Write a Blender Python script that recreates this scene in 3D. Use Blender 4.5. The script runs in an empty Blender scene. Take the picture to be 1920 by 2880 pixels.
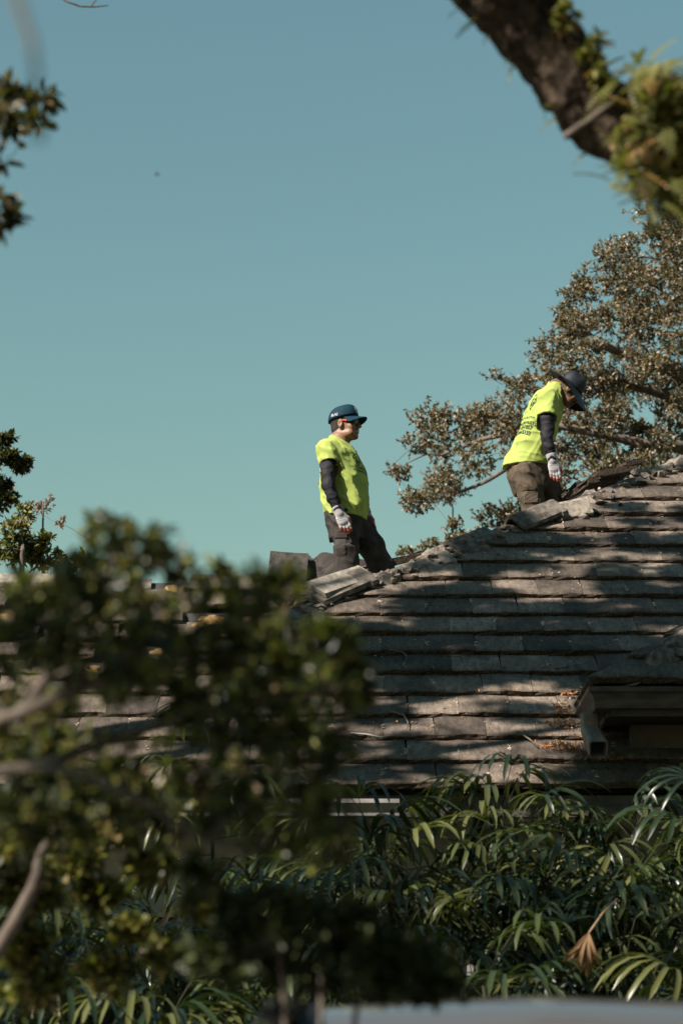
import bpy, bmesh, math, random
import numpy as np
from mathutils import Vector, Matrix
from mathutils.bvhtree import BVHTree

R = math.radians
random.seed(11)
rng = np.random.default_rng(11)
sc = bpy.context.scene
COL = sc.collection

# ------------------------------------------------------------------ camera
F = 7200.0                       # focal length in photograph pixels (1920 wide)
PITCH = math.atan(1690.0 / F)
CAM = Vector((0.0, 0.0, 1.2))
cam_d = bpy.data.cameras.new('camera')
cam = bpy.data.objects.new('camera', cam_d)
COL.objects.link(cam)
cam.location = CAM
cam.rotation_euler = (R(90) + PITCH, 0, 0)
cam_d.sensor_fit = 'HORIZONTAL'
cam_d.sensor_width = 24.0
cam_d.lens = 24.0 * F / 1920.0
cam_d.clip_start = 0.1
cam_d.clip_end = 3000.0
cam_d.dof.use_dof = True
cam_d.dof.focus_distance = 19.4
cam_d.dof.aperture_fstop = 2.8
cam_d.dof.aperture_blades = 0
sc.camera = cam

# ------------------------------------------------------------------ light
SUN = Vector((-0.60, -0.46, 0.66)).normalized()      # towards the sun
w = bpy.data.worlds.new('World')
sc.world = w
w.use_nodes = True
nt = w.node_tree
nt.nodes.clear()
sky = nt.nodes.new('ShaderNodeTexSky')
sky.sky_type = 'NISHITA'
sky.sun_disc = False
sky.sun_elevation = math.asin(SUN.z)
sky.sun_rotation = math.atan2(SUN.x, SUN.y) % (2 * math.pi)
sky.air_density = 2.0
sky.dust_density = 0.0
sky.ozone_density = 4.0
tint = nt.nodes.new('ShaderNodeMix')
tint.data_type = 'RGBA'
tint.blend_type = 'MULTIPLY'
tint.inputs[0].default_value = 1.0
tint.inputs[7].default_value = (0.80, 0.95, 0.80, 1)
bg = nt.nodes.new('ShaderNodeBackground')
bg.inputs['Strength'].default_value = 0.05
out = nt.nodes.new('ShaderNodeOutputWorld')
nt.links.new(sky.outputs[0], tint.inputs[6])
nt.links.new(tint.outputs[2], bg.inputs['Color'])
nt.links.new(bg.outputs[0], out.inputs['Surface'])

sun_d = bpy.data.lights.new('sun', 'SUN')
sun_d.energy = 5.0
sun_d.angle = R(0.53)
sun_d.color = (1.0, 0.92, 0.84)
sun = bpy.data.objects.new('sun', sun_d)
COL.objects.link(sun)
sun.location = (-20, -16, 30)
sun.rotation_euler = SUN.to_track_quat('Z', 'Y').to_euler()

sc.view_settings.view_transform = 'Standard'
sc.view_settings.look = 'None'
sc.view_settings.exposure = 1.03
sc.view_settings.gamma = 1.0
sc.view_settings.use_curve_mapping = False
sc.cycles.max_bounces = 6
sc.cycles.diffuse_bounces = 3
sc.cycles.glossy_bounces = 3
sc.cycles.transmission_bounces = 4
sc.cycles.transparent_max_bounces = 6
sc.cycles.sample_clamp_indirect = 6.0

# ------------------------------------------------------------------ layout helpers
_fw = Vector((0, math.cos(PITCH), math.sin(PITCH)))
_up = Vector((0, -math.sin(PITCH), math.cos(PITCH)))


def ray(px, py):
    return _fw + Vector((1, 0, 0)) * ((px - 960) / F) + _up * ((1440 - py) / F)


def at(px, py, Y):
    d = ray(px, py)
    return CAM + d * (Y / d.y)


def onplane(px, py, p0, n):
    d = ray(px, py)
    return CAM + d * ((Vector(p0) - CAM).dot(n) / d.dot(n))


def proj(P):
    v = Vector(P) - CAM
    z = v.dot(_fw)
    return 960 + F * v.x / z, 1440 - F * v.dot(_up) / z


# ------------------------------------------------------------------ objects
W = {}


def I4():
    return Matrix.Identity(4)


def tag(o, label=None, cat=None, group=None, kind=None):
    if label: o['label'] = label
    if cat: o['category'] = cat
    if group: o['group'] = group
    if kind: o['kind'] = kind
    return o


def empty(name, loc, label=None, cat=None, group=None, kind=None):
    o = bpy.data.objects.new(name, None)
    COL.objects.link(o)
    o.location = loc
    o.empty_display_size = 0.1
    W[o.name] = Matrix.Translation(Vector(loc))
    return tag(o, label, cat, group, kind)


def par(o, parent, world=None):
    """parent o and keep its world matrix (identity unless given)"""
    world = world or I4()
    o.parent = parent
    o.matrix_parent_inverse = W[parent.name].inverted()
    o.matrix_basis = world
    W[o.name] = world
    return o


def link(name, me, mat=None, parent=None, world=None):
    o = bpy.data.objects.new(name, me)
    COL.objects.link(o)
    if mat is not None and len(me.materials) == 0:
        me.materials.append(mat)
    if parent is not None:
        par(o, parent, world)
    else:
        if world is not None:
            o.matrix_basis = world
        W[o.name] = world or I4()
    return o


def make_mesh(name, V, Fc, smooth=False):
    me = bpy.data.meshes.new(name)
    if isinstance(V, np.ndarray) and isinstance(Fc, np.ndarray):
        n, m, k = len(V), len(Fc), Fc.shape[1]
        me.vertices.add(n)
        me.vertices.foreach_set('co', V.astype(np.float32).ravel())
        me.loops.add(m * k)
        me.polygons.add(m)
        me.loops.foreach_set('vertex_index', Fc.astype(np.int32).ravel())
        me.polygons.foreach_set('loop_start', np.arange(0, m * k, k, dtype=np.int32))
        me.update(calc_edges=True)
        me.validate()
    else:
        me.from_pydata([tuple(v) for v in V], [], [tuple(f) for f in Fc])
        me.update()
    if smooth:
        me.polygons.foreach_set('use_smooth', np.ones(len(me.polygons), dtype=bool))
    return me


def solo(name, V, Fc, mat, smooth=False, label=None, cat=None, group=None, kind=None):
    """a top-level one-mesh thing with its origin at its base"""
    V = np.array([tuple(v) for v in V], dtype=float)
    o0 = np.array([V[:, 0].mean(), V[:, 1].mean(), V[:, 2].min()])
    me = make_mesh(name, [tuple(v) for v in V - o0], Fc, smooth) if not isinstance(Fc, np.ndarray) \
        else make_mesh(name, V - o0, Fc, smooth)
    o = link(name, me, mat, None, Matrix.Translation(Vector(o0)))
    return tag(o, label, cat, group, kind)


class MB:
    """collects simple shapes into one mesh"""
    def __init__(self):
        self.v, self.f = [], []

    def add(self, V, Fc):
        n = len(self.v)
        self.v += [tuple(x) for x in V]
        self.f += [tuple(i + n for i in f) for f in Fc]
        return self

    def box(self, lo, hi, M=None):
        x0, y0, z0 = lo
        x1, y1, z1 = hi
        V = [Vector(p) for p in ((x0, y0, z0), (x1, y0, z0), (x1, y1, z0), (x0, y1, z0), (x0, y0, z1), (x1, y0, z1), (x1, y1, z1), (x0, y1, z1))]
        if M is not None: V = [M @ p for p in V]
        return self.add(V, [(0, 3, 2, 1), (4, 5, 6, 7), (0, 1, 5, 4), (1, 2, 6, 5), (2, 3, 7, 6), (3, 0, 4, 7)])

    def tube(self, pts, rad, n=8, caps=True):
        V, Fc = tube(pts, rad, n, caps)
        return self.add(V, Fc)

    def sweep(self, prof, path, caps=True):
        """prof: list of functions is too much; prof = list of (u, v); path = list of (origin, U, V) frames"""
        n = len(prof)
        V, Fc = [], []
        for (o, U, Vv) in path:
            V += [Vector(o) + Vector(U) * a + Vector(Vv) * b for a, b in prof]
        for k in range(len(path) - 1):
            for i in range(n):
                j = (i + 1) % n
                Fc.append((k * n + i, k * n + j, (k + 1) * n + j, (k + 1) * n + i))
        if caps:
            Fc.append(tuple(range(n - 1, -1, -1)))
            Fc.append(tuple(range((len(path) - 1) * n, len(path) * n)))
        return self.add(V, Fc)

    def mesh(self, name, smooth=False):
        return make_mesh(name, self.v, self.f, smooth)

    def build(self, name, mat, parent=None, smooth=False):
        return link(name, self.mesh(name, smooth), mat, parent)


def tube(pts, rad, n=8, caps=True):
    pts = [Vector(p) for p in pts]
    V, Fc = [], []
    t0 = (pts[1] - pts[0]).normalized()
    nrm = t0.orthogonal().normalized()
    for i, p in enumerate(pts):
        t = (pts[min(i + 1, len(pts) - 1)] - pts[max(i - 1, 0)]).normalized()
        nrm = (nrm - t * nrm.dot(t)).normalized()
        b = t.cross(nrm)
        r = rad[i] if hasattr(rad, '__len__') else rad
        for k in range(n):
            a = 2 * math.pi * k / n
            V.append(p + nrm * (math.cos(a) * r) + b * (math.sin(a) * r))
    for i in range(len(pts) - 1):
        for k in range(n):
            k2 = (k + 1) % n
            Fc.append((i * n + k, i * n + k2, (i + 1) * n + k2, (i + 1) * n + k))
    if caps:
        Fc.append(tuple(range(n - 1, -1, -1)))
        Fc.append(tuple((len(pts) - 1) * n + k for k in range(n)))
    return V, Fc


# ------------------------------------------------------------------ value noise and signed-distance modelling
_lat = np.random.default_rng(3).random((64, 64, 64)).astype(np.float32) * 2 - 1


def vnoise(x, y, z):
    x, y, z = np.broadcast_arrays(x, y, z)
    xi, yi, zi = np.floor(x).astype(int), np.floor(y).astype(int), np.floor(z).astype(int)
    fx, fy, fz = x - xi, y - yi, z - zi
    fx, fy, fz = [f * f * (3 - 2 * f) for f in (fx, fy, fz)]
    g = lambda a, b, c: _lat[(xi + a) & 63, (yi + b) & 63, (zi + c) & 63]
    l = lambda a, b, t: a + (b - a) * t
    return l(l(l(g(0, 0, 0), g(1, 0, 0), fx), l(g(0, 1, 0), g(1, 1, 0), fx), fy),
             l(l(g(0, 0, 1), g(1, 0, 1), fx), l(g(0, 1, 1), g(1, 1, 1), fx), fy), fz)


def surface_nets(D, org, h):
    s = D < 0
    nx, ny, nz = D.shape
    C = [(a, b, c) for a in (0, 1) for b in (0, 1) for c in (0, 1)]
    cnt = np.zeros((nx - 1, ny - 1, nz - 1), np.int8)
    for a, b, c in C:
        cnt += s[a:nx - 1 + a, b:ny - 1 + b, c:nz - 1 + c]
    ii, jj, kk = np.nonzero((cnt > 0) & (cnt < 8))
    idx = -np.ones(cnt.shape, np.int64)
    idx[ii, jj, kk] = np.arange(len(ii))
    d = np.array([D[ii + a, jj + b, kk + c] for a, b, c in C])
    acc = np.zeros((len(ii), 3))
    num = np.zeros(len(ii))
    for p in range(8):
        for q in range(p + 1, 8):
            if sum(abs(C[p][m] - C[q][m]) for m in range(3)) != 1: continue
            m = (d[p] < 0) != (d[q] < 0)
            t = d[p] / np.where(m, d[p] - d[q], 1)
            pos = np.array(C[p])[None] + t[:, None] * (np.array(C[q]) - np.array(C[p]))[None]
            acc[m] += pos[m]
            num[m] += 1
    V = (np.stack([ii, jj, kk], 1) + acc / num[:, None]) * h + np.array(org)
    Q = []
    for ax in range(3):
        sl0 = [slice(1, -1)] * 3
        sl1 = [slice(1, -1)] * 3
        sl0[ax] = slice(0, -1)
        sl1[ax] = slice(1, None)
        e = s[tuple(sl0)] != s[tuple(sl1)]
        i, j, k = np.nonzero(e)
        base = np.stack([i, j, k], 1)
        for m in range(3):
            if m != ax: base[:, m] += 1
        u, v = (ax + 1) % 3, (ax + 2) % 3
        def cell(du, dv):
            c = base.copy()
            c[:, u] -= du
            c[:, v] -= dv
            return idx[c[:, 0], c[:, 1], c[:, 2]]
        q = np.stack([cell(1, 1), cell(0, 1), cell(0, 0), cell(1, 0)], 1)
        neg = s[base[:, 0], base[:, 1], base[:, 2]]
        q[~neg] = q[~neg][:, ::-1]
        Q.append(q)
    Q = np.concatenate(Q)
    Q = Q[(Q >= 0).all(1)]
    return V, Q


class Fld:
    """a signed distance field on a grid: smooth unions of limbs and ellipsoids"""
    def __init__(self, lo, hi, h):
        self.lo = np.array(lo, float)
        self.h = h
        self.n = np.ceil((np.array(hi, float) - self.lo) / h).astype(int) + 1
        self.ax = [self.lo[m] + np.arange(self.n[m]) * h for m in range(3)]
        self.D = np.full(tuple(self.n), 1.0)

    def sub(self, lo, hi):
        sl = []
        for m in range(3):
            a = int(max(0, math.floor((lo[m] - self.lo[m]) / self.h)))
            b = int(min(self.n[m], math.ceil((hi[m] - self.lo[m]) / self.h) + 1))
            if b <= a: return None, None
            sl.append(slice(a, b))
        X = self.ax[0][sl[0]][:, None, None]
        Y = self.ax[1][sl[1]][None, :, None]
        Z = self.ax[2][sl[2]][None, None, :]
        return tuple(sl), (X, Y, Z)

    def put(self, sl, d, k, op):
        A = self.D[sl]
        if op == 'u':
            if k > 0:
                hh = np.clip(0.5 + 0.5 * (A - d) / k, 0, 1)
                self.D[sl] = A * (1 - hh) + d * hh - k * hh * (1 - hh)
            else:
                self.D[sl] = np.minimum(A, d)
        elif op == 's':
            if k > 0:
                hh = np.clip(0.5 - 0.5 * (A + d) / k, 0, 1)
                self.D[sl] = A * (1 - hh) - d * hh + k * hh * (1 - hh)
            else:
                self.D[sl] = np.maximum(A, -d)

    def cone(self, a, b, ra, rb, k=0.0, op='u'):
        a, b = np.array(a, float), np.array(b, float)
        m = max(ra, rb) + k + 3 * self.h + 0.02
        sl, g = self.sub(np.minimum(a, b) - m, np.maximum(a, b) + m)
        if sl is None: return self
        X, Y, Z = g
        v = b - a
        L2 = max((v ** 2).sum(), 1e-9)
        t = np.clip(((X - a[0]) * v[0] + (Y - a[1]) * v[1] + (Z - a[2]) * v[2]) / L2, 0, 1)
        d = np.sqrt((X - a[0] - t * v[0]) ** 2 + (Y - a[1] - t * v[1]) ** 2 + (Z - a[2] - t * v[2]) ** 2) - (ra + (rb - ra) * t)
        self.put(sl, d, k, op)
        return self

    def chain(self, pts, rad, k=0.0, op='u'):
        for i in range(len(pts) - 1):
            self.cone(pts[i], pts[i + 1], rad[i], rad[i + 1], k if i == 0 else min(k, 0.012) if op == 'u' else k, op)
        return self

    def ell(self, c, r, M=None, k=0.0, op='u'):
        """ellipsoid; M: 3x3 rows = local axes in world"""
        c, r = np.array(c, float), np.array(r, float)
        m = r.max() + k + 3 * self.h + 0.02
        sl, g = self.sub(c - m, c + m)
        if sl is None: return self
        X, Y, Z = g[0] - c[0], g[1] - c[1], g[2] - c[2]
        if M is not None:
            X, Y, Z = [X * M[q][0] + Y * M[q][1] + Z * M[q][2] for q in range(3)]
        q = np.sqrt((X / r[0]) ** 2 + (Y / r[1]) ** 2 + (Z / r[2]) ** 2)
        d = (q - 1) * r.min() if r.max() / r.min() < 2.5 else (q - 1) * q / np.maximum(np.sqrt((X / r[0] ** 2) ** 2 + (Y / r[1] ** 2) ** 2 + (Z / r[2] ** 2) ** 2), 1e-6)
        self.put(sl, d, k, op)
        return self

    def loft(self, O, A, Fv, tab, k=0.0, op='u', rnd=0.02):
        """elliptic sections along axis A from O; tab rows (h, forward offset, half depth, half width)"""
        O, A, Fv = np.array(O), np.array(A), np.array(Fv)
        S = np.cross(A, Fv)
        tab = np.array(tab, float)
        X, Y, Z = self.ax[0][:, None, None] - O[0], self.ax[1][None, :, None] - O[1], self.ax[2][None, None, :] - O[2]
        hh = X * A[0] + Y * A[1] + Z * A[2]
        f = X * Fv[0] + Y * Fv[1] + Z * Fv[2]
        s = X * S[0] + Y * S[1] + Z * S[2]
        c, a, b = [np.interp(hh, tab[:, 0], tab[:, m]) for m in (1, 2, 3)]
        q = ((np.abs(f - c) / a) ** 2.3 + (np.abs(s) / b) ** 2.3) ** (1 / 2.3)
        d = (q - 1) * np.minimum(a, b)
        e = np.maximum(hh - tab[-1, 0], tab[0, 0] - hh)
        d = np.maximum(d, e) + 0 * rnd
        self.put((slice(None),) * 3, d, k, op)
        return self

    def cut(self, p, n):
        """remove what lies on the side n points to"""
        p, n = np.array(p), np.array(n)
        d = (self.ax[0][:, None, None] - p[0]) * n[0] + (self.ax[1][None, :, None] - p[1]) * n[1] + (self.ax[2][None, None, :] - p[2]) * n[2]
        self.D = np.maximum(self.D, d)
        return self

    def bump(self, fn):
        """fn(X, Y, Z) added near the surface only"""
        m = np.abs(self.D) < 0.05
        i, j, k = np.nonzero(m)
        self.D[i, j, k] += fn(self.ax[0][i], self.ax[1][j], self.ax[2][k])
        return self

    def mesh(self, name, relax=1):
        for m in range(3):                       # close at the grid's border
            sl = [slice(None)] * 3
            for e in (0, -1):
                sl[m] = e
                self.D[tuple(sl)] = np.maximum(self.D[tuple(sl)], self.h)
        V, Q = surface_nets(self.D, self.lo, self.h)
        for _ in range(relax):
            acc = np.zeros_like(V)
            cnt = np.zeros(len(V))
            for a, b in ((0, 1), (1, 2), (2, 3), (3, 0)):
                np.add.at(acc, Q[:, a], V[Q[:, b]])
                np.add.at(acc, Q[:, b], V[Q[:, a]])
                np.add.at(cnt, Q[:, a], 1)
                np.add.at(cnt, Q[:, b], 1)
            V = V * 0.5 + 0.5 * acc / np.maximum(cnt, 1)[:, None]
        return make_mesh(name, V, Q, True)


# ------------------------------------------------------------------ materials
def newmat(name):
    m = bpy.data.materials.new(name)
    m.use_nodes = True
    t = m.node_tree
    return m, t, t.nodes['Principled BSDF'], t.nodes['Material Output']


def ramp(t, fac, stops):
    r = t.nodes.new('ShaderNodeValToRGB')
    while len(r.color_ramp.elements) < len(stops): r.color_ramp.elements.new(0.5)
    for e, (p, c) in zip(r.color_ramp.elements, stops):
        e.position = p
        e.color = (c[0], c[1], c[2], 1)
    t.links.new(fac, r.inputs[0])
    return r.outputs[0]


def noise_node(t, scale, detail=4, rough=0.6, coord=None, stretch=None, dist=0.0):
    n = t.nodes.new('ShaderNodeTexNoise')
    n.inputs['Scale'].default_value = scale
    n.inputs['Detail'].default_value = detail
    n.inputs['Roughness'].default_value = rough
    n.inputs['Distortion'].default_value = dist
    tc = t.nodes.new('ShaderNodeTexCoord')
    src = tc.outputs['Object']
    if coord == 'world':
        g = t.nodes.new('ShaderNodeNewGeometry')
        src = g.outputs['Position']
    if stretch:
        mp = t.nodes.new('ShaderNodeMapping')
        mp.inputs['Scale'].default_value = stretch
        t.links.new(src, mp.inputs[0])
        src = mp.outputs[0]
    t.links.new(src, n.inputs['Vector'])
    return n.outputs['Fac']


def mixc(t, fac, a, b, mode='MIX'):
    m = t.nodes.new('ShaderNodeMix')
    m.data_type = 'RGBA'
    m.blend_type = mode
    for s, v in ((0, fac), (6, a), (7, b)):
        if hasattr(v, 'is_linked') or hasattr(v, 'links'):
            t.links.new(v, m.inputs[s])
        elif s == 0:
            m.inputs[0].default_value = v
        else:
            m.inputs[s].default_value = (v[0], v[1], v[2], 1)
    return m.outputs[2]


def add_bump(t, p, h, strength=0.4, dist=0.01):
    b = t.nodes.new('ShaderNodeBump')
    b.inputs['Strength'].default_value = strength
    b.inputs['Distance'].default_value = dist
    t.links.new(h, b.inputs['Height'])
    t.links.new(b.outputs[0], p.inputs['Normal'])


def pm(name, c1, c2=None, scale=20, rough=0.7, bump=0.0, bdist=0.005, spec=0.4, metal=0.0, bscale=None, stretch=None, coord=None, lo=0.35, hi=0.65):
    m, t, p, o = newmat(name)
    p.inputs['Roughness'].default_value = rough
    p.inputs['Specular IOR Level'].default_value = spec
    p.inputs['Metallic'].default_value = metal
    if c2 is None:
        p.inputs['Base Color'].default_value = (*c1, 1)
    else:
        t.links.new(ramp(t, noise_node(t, scale, stretch=stretch, coord=coord), [(lo, c1), (hi, c2)]), p.inputs['Base Color'])
    if bump: add_bump(t, p, noise_node(t, bscale or scale * 3, stretch=stretch, coord=coord), bump, bdist)
    return m


def leafmat(name, cols, rough=0.42, trans=0.35, spec=0.5, obj=False):
    """leaf colours vary from leaf to leaf; some light comes through"""
    m, t, p, o = newmat(name)
    if obj:
        r = t.nodes.new('ShaderNodeObjectInfo').outputs['Random']
    else:
        r = t.nodes.new('ShaderNodeNewGeometry').outputs['Random Per Island']
    n = len(cols)
    c = ramp(t, r, [(i / max(n - 1, 1), col) for i, col in enumerate(cols)])
    t.links.new(c, p.inputs['Base Color'])
    p.inputs['Roughness'].default_value = rough
    p.inputs['Specular IOR Level'].default_value = spec
    tr = t.nodes.new('ShaderNodeBsdfTranslucent')
    t.links.new(mixc(t, 1.0, c, (1.0, 1.15, 0.5), 'MULTIPLY'), tr.inputs['Color'])
    mx = t.nodes.new('ShaderNodeMixShader')
    mx.inputs[0].default_value = trans
    t.links.new(p.outputs[0], mx.inputs[1])
    t.links.new(tr.outputs[0], mx.inputs[2])
    t.links.new(mx.outputs[0], o.inputs['Surface'])
    return m


M = {}


def tile_material():
    m, t, p, o = newmat('concrete_tile')
    rnd = t.nodes.new('ShaderNodeObjectInfo').outputs['Random']
    base = ramp(t, rnd, [(0.0, (0.062, 0.050, 0.042)), (0.5, (0.118, 0.096, 0.081)), (1.0, (0.21, 0.172, 0.145))])
    big = noise_node(t, 2.2, 5, 0.65, coord='world')
    st = noise_node(t, 30, 6, 0.75, coord='world', stretch=(1.0, 0.3, 0.12))
    fine = noise_node(t, 110, 4, 0.8)
    c = mixc(t, 1.0, base, ramp(t, big, [(0.36, (0.55, 0.54, 0.53)), (0.62, (1.3, 1.27, 1.2))]), 'MULTIPLY')
    c = mixc(t, 1.0, c, ramp(t, st, [(0.34, (0.5, 0.49, 0.48)), (0.56, (1.05, 1.04, 1.02)), (0.76, (1.55, 1.5, 1.4))]), 'MULTIPLY')
    c = mixc(t, 1.0, c, ramp(t, fine, [(0.32, (0.45, 0.45, 0.45)), (0.66, (1.45, 1.43, 1.38))]), 'MULTIPLY')
    t.links.new(c, p.inputs['Base Color'])
    p.inputs['Roughness'].default_value = 0.86
    p.inputs['Specular IOR Level'].default_value = 0.25
    add_bump(t, p, noise_node(t, 90, 6, 0.75), 0.6, 0.006)
    return m


M['tile'] = tile_material()
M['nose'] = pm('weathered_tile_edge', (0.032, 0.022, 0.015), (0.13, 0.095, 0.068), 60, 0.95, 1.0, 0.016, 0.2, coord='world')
M['cap'] = pm('concrete_ridge_tile', (0.14, 0.12, 0.096), (0.33, 0.285, 0.23), 22, 0.9, 0.7, 0.006, 0.2, bscale=130)
M['capdark'] = pm('weathered_ridge_tile', (0.052, 0.044, 0.036), (0.19, 0.162, 0.132), 16, 0.9, 0.7, 0.006, 0.2, bscale=130)
M['mortar'] = pm('old_mortar', (0.10, 0.083, 0.068), (0.31, 0.26, 0.21), 14, 0.95, 1.0, 0.02, 0.2, bscale=60, coord='world')
M['foam'] = pm('adhesive_foam', (0.4400, 0.2160, 0.0560), (0.6400, 0.4640, 0.2240), 30, 0.8, 0.8, 0.01, 0.3)
M['felt'] = pm('roof_underlay', (0.0210, 0.0196, 0.0182), (0.0525, 0.0476, 0.0434), 9, 0.9, 0.5, 0.01, coord='world')
M['siding'] = pm('painted_siding', (0.2852, 0.2604, 0.2294), (0.3720, 0.3410, 0.3038), 5, 0.6, 0.1, 0.002, coord='world')
M['trim'] = pm('painted_trim', (0.2170, 0.2040, 0.1866), (0.2691, 0.2561, 0.2344), 6, 0.5, coord='world')
M['glass'] = pm('dark_window_glass', (0.012, 0.015, 0.016), None, rough=0.06, spec=0.6)
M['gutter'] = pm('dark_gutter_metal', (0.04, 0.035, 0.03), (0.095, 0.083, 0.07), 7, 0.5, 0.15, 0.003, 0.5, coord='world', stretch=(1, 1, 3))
M['bark'] = pm('oak_bark', (0.0240, 0.0168, 0.0112), (0.1040, 0.0736, 0.0496), 26, 0.95, 1.0, 0.05, 0.2, bscale=24, coord='world', stretch=(1, 1, 0.55))
M['twig'] = pm('twig_bark', (0.0650, 0.0488, 0.0358), (0.1560, 0.1235, 0.0975), 14, 0.9, 0.4, coord='world')
M['darktile'] = pm('shade_toned_dark_tile', (0.022, 0.019, 0.017), (0.075, 0.064, 0.055), 18, 0.85, 0.6, 0.006, 0.25)  # shade of the stacked tiles put into the colour; broken slabs share it
M['bay_shaded'] = pm('bay_wall_shaded_cream', (0.085, 0.07, 0.048), (0.14, 0.118, 0.085), 5, 0.6, coord='world')  # cream wall and trim, darkened with the bay's shade in the colour
M['ground'] = pm('dirt_and_turf', (0.035, 0.045, 0.016), (0.10, 0.085, 0.055), 1.5, 0.95, 0.6, 0.05, coord='world')
M['road'] = pm('asphalt', (0.04, 0.04, 0.04), (0.062, 0.06, 0.058), 60, 0.9, 0.4, 0.004, coord='world')
# ================================================================== the setting
g = MB().add([(-1500, -1500, 0), (1500, -1500, 0), (1500, 1500, 0), (-1500, 1500, 0)], [(0, 1, 2, 3)]).build('ground', M['ground'])
tag(g, 'dark soil and thin turf around the house', kind='structure')
rd = MB().add([(-60, 2.6, 0.004), (60, 2.6, 0.004), (60, 9.2, 0.004), (-60, 9.2, 0.004)], [(0, 1, 2, 3)]).build('road', M['road'])
tag(rd, 'asphalt street in front of the house', kind='structure')

# ================================================================== the house
PM = math.tan(R(34))
A0, AN = Vector((0, 16, 3.16)), Vector((0, -PM, 1)).normalized()
H1, H2 = onplane(780, 1757, A0, AN), onplane(1920, 1312, A0, AN)
HD = (H2 - H1).normalized()                       # up the hip
hdx = HD.x / HD.y                                 # sideways run per metre back


def hip_x(Y):
    return H1.x + (Y - H1.y) * hdx


def zA(Y):
    return A0.z + PM * (Y - A0.y)


BGY = -0.30
BGX = (PM - BGY) / hdx


def zB(X, Y):
    return H1.z + BGX * (X - H1.x) + BGY * (Y - H1.y)


def hip_at(px):
    """point of the hip line seen at that image column"""
    lo, hi = 15.0, 24.0
    for _ in range(50):
        y = (lo + hi) / 2
        if proj((hip_x(y), y, zA(y)))[0] < px: lo = y
        else: hi = y
    return Vector((hip_x(lo), lo, zA(lo)))


house = empty('house', (2, 20, 0), 'single storey house with a grey tiled hip roof under repair', 'house')
RY = 22.6                                           # ridge of the main roof
L0 = Vector((hip_x(16), 16, 3.16))
T0 = Vector((hip_x(RY), RY, zA(RY)))
d = 0.012
roof = MB().add([L0 - AN * d, Vector((11, 16, 3.16)) - AN * d, Vector((11, RY, zA(RY))) - AN * d, T0 - AN * d],
                [(0, 1, 2, 3)]).build('front_roof', M['felt'], house)
cB = Vector((-BGY, BGX, 0)).normalized()
E0 = L0 + cB * 9
MB().add([L0, T0, T0 + cB * 3.5, E0], [(0, 1, 2, 3)]).build('side_roof', M['felt'], house)
MB().add([T0, Vector((11, RY, T0.z)), Vector((11, 29, 3.16)), E0, T0 + cB * 3.5], [(0, 1, 2, 3, 4)]).build('back_roof', M['felt'], house)


def tile_variant(seed, width=0.3315, ragged=0.0042):
    r = random.Random(seed)
    prof = [(0.42, 0.0), (0.006, 0.033), (0.001, 0.046), (-0.002, 0.062), (0.0, 0.078), (0.010, 0.085), (0.05, 0.0855), (0.2, 0.069), (0.42, 0.036)]
    nx = 6
    V, Fc, mi = [], [], []
    sag = r.uniform(-0.007, 0.008)
    for i in range(nx + 1):
        x = (i / nx - 0.5) * width
        chip = r.uniform(0.006, 0.02) if (r.random() < 0.12) else 0
        for j, (y, z) in enumerate(prof):
            jy = jz = 0
            if 1 <= j <= 5:
                jy, jz = r.uniform(-1, 1) * ragged * (1.6 if j < 4 else 1) + chip * (1 if j > 2 else 0.3), r.uniform(-1, 1) * ragged * 0.5
            V.append((x + (r.uniform(-.002, .002) if 0 < i < nx else 0), y + jy, z + jz + sag * (1 - (2 * i / nx - 1) ** 2)))
    n = len(prof)
    for i in range(nx):
        for j in range(n):
            k = (j + 1) % n
            Fc.append((i * n + j, i * n + k, (i + 1) * n + k, (i + 1) * n + j))
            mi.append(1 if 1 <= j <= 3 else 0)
    Fc.append(tuple(range(n)))
    mi.append(1)
    Fc.append(tuple(nx * n + j for j in range(n - 1, -1, -1)))
    mi.append(1)
    me = make_mesh('tile', V, Fc)
    me.materials.append(M['tile'])
    me.materials.append(M['nose'])
    me.polygons.foreach_set('material_index', mi)
    bm = bmesh.new()
    bm.from_mesh(me)
    bmesh.ops.recalc_face_normals(bm, faces=bm.faces)
    bm.to_mesh(me)
    bm.free()
    return me


TV = [tile_variant(s) for s in range(10)]
UPA = Vector((0, math.cos(R(34)), math.sin(R(34))))       # up the slope


def slope_mat(P, right, up, nrm, rot=0.0, tilt=0.0):
    m = Matrix((right, up, nrm)).transposed().to_4x4()
    m = Matrix.Translation(P) @ m @ Matrix.Rotation(rot, 4, 'Z') @ Matrix.Rotation(tilt, 4, 'X')
    return m


def cut_mesh(me, world, pc, nc):
    """a tile trimmed along the hip"""
    bm = bmesh.new()
    bm.from_mesh(me)
    inv = world.inverted()
    lp = inv @ pc
    ln = (inv.to_3x3() @ nc).normalized()
    bmesh.ops.bisect_plane(bm, geom=bm.verts[:] + bm.edges[:] + bm.faces[:], plane_co=lp, plane_no=ln, clear_outer=True)
    ed = [e for e in bm.edges if e.is_boundary]
    if ed: bmesh.ops.holes_fill(bm, edges=ed, sides=0)
    n = len(bm.faces)
    out = me.copy()
    bm.to_mesh(out)
    bm.free()
    return out if n else None


def join_stuff(name, items, mats, parent, kind='stuff'):
    """many placed meshes as one mesh"""
    bm = bmesh.new()
    for me, wm in items:
        tmp = me.copy()
        tmp.transform(wm)
        bm.from_mesh(tmp)
        bpy.data.meshes.remove(tmp)
    me = bpy.data.meshes.new(name)
    bm.to_mesh(me)
    bm.free()
    for m_ in mats: me.materials.append(m_)
    o = link(name, me, None, parent)
    if kind: o['kind'] = kind
    return o


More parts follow.
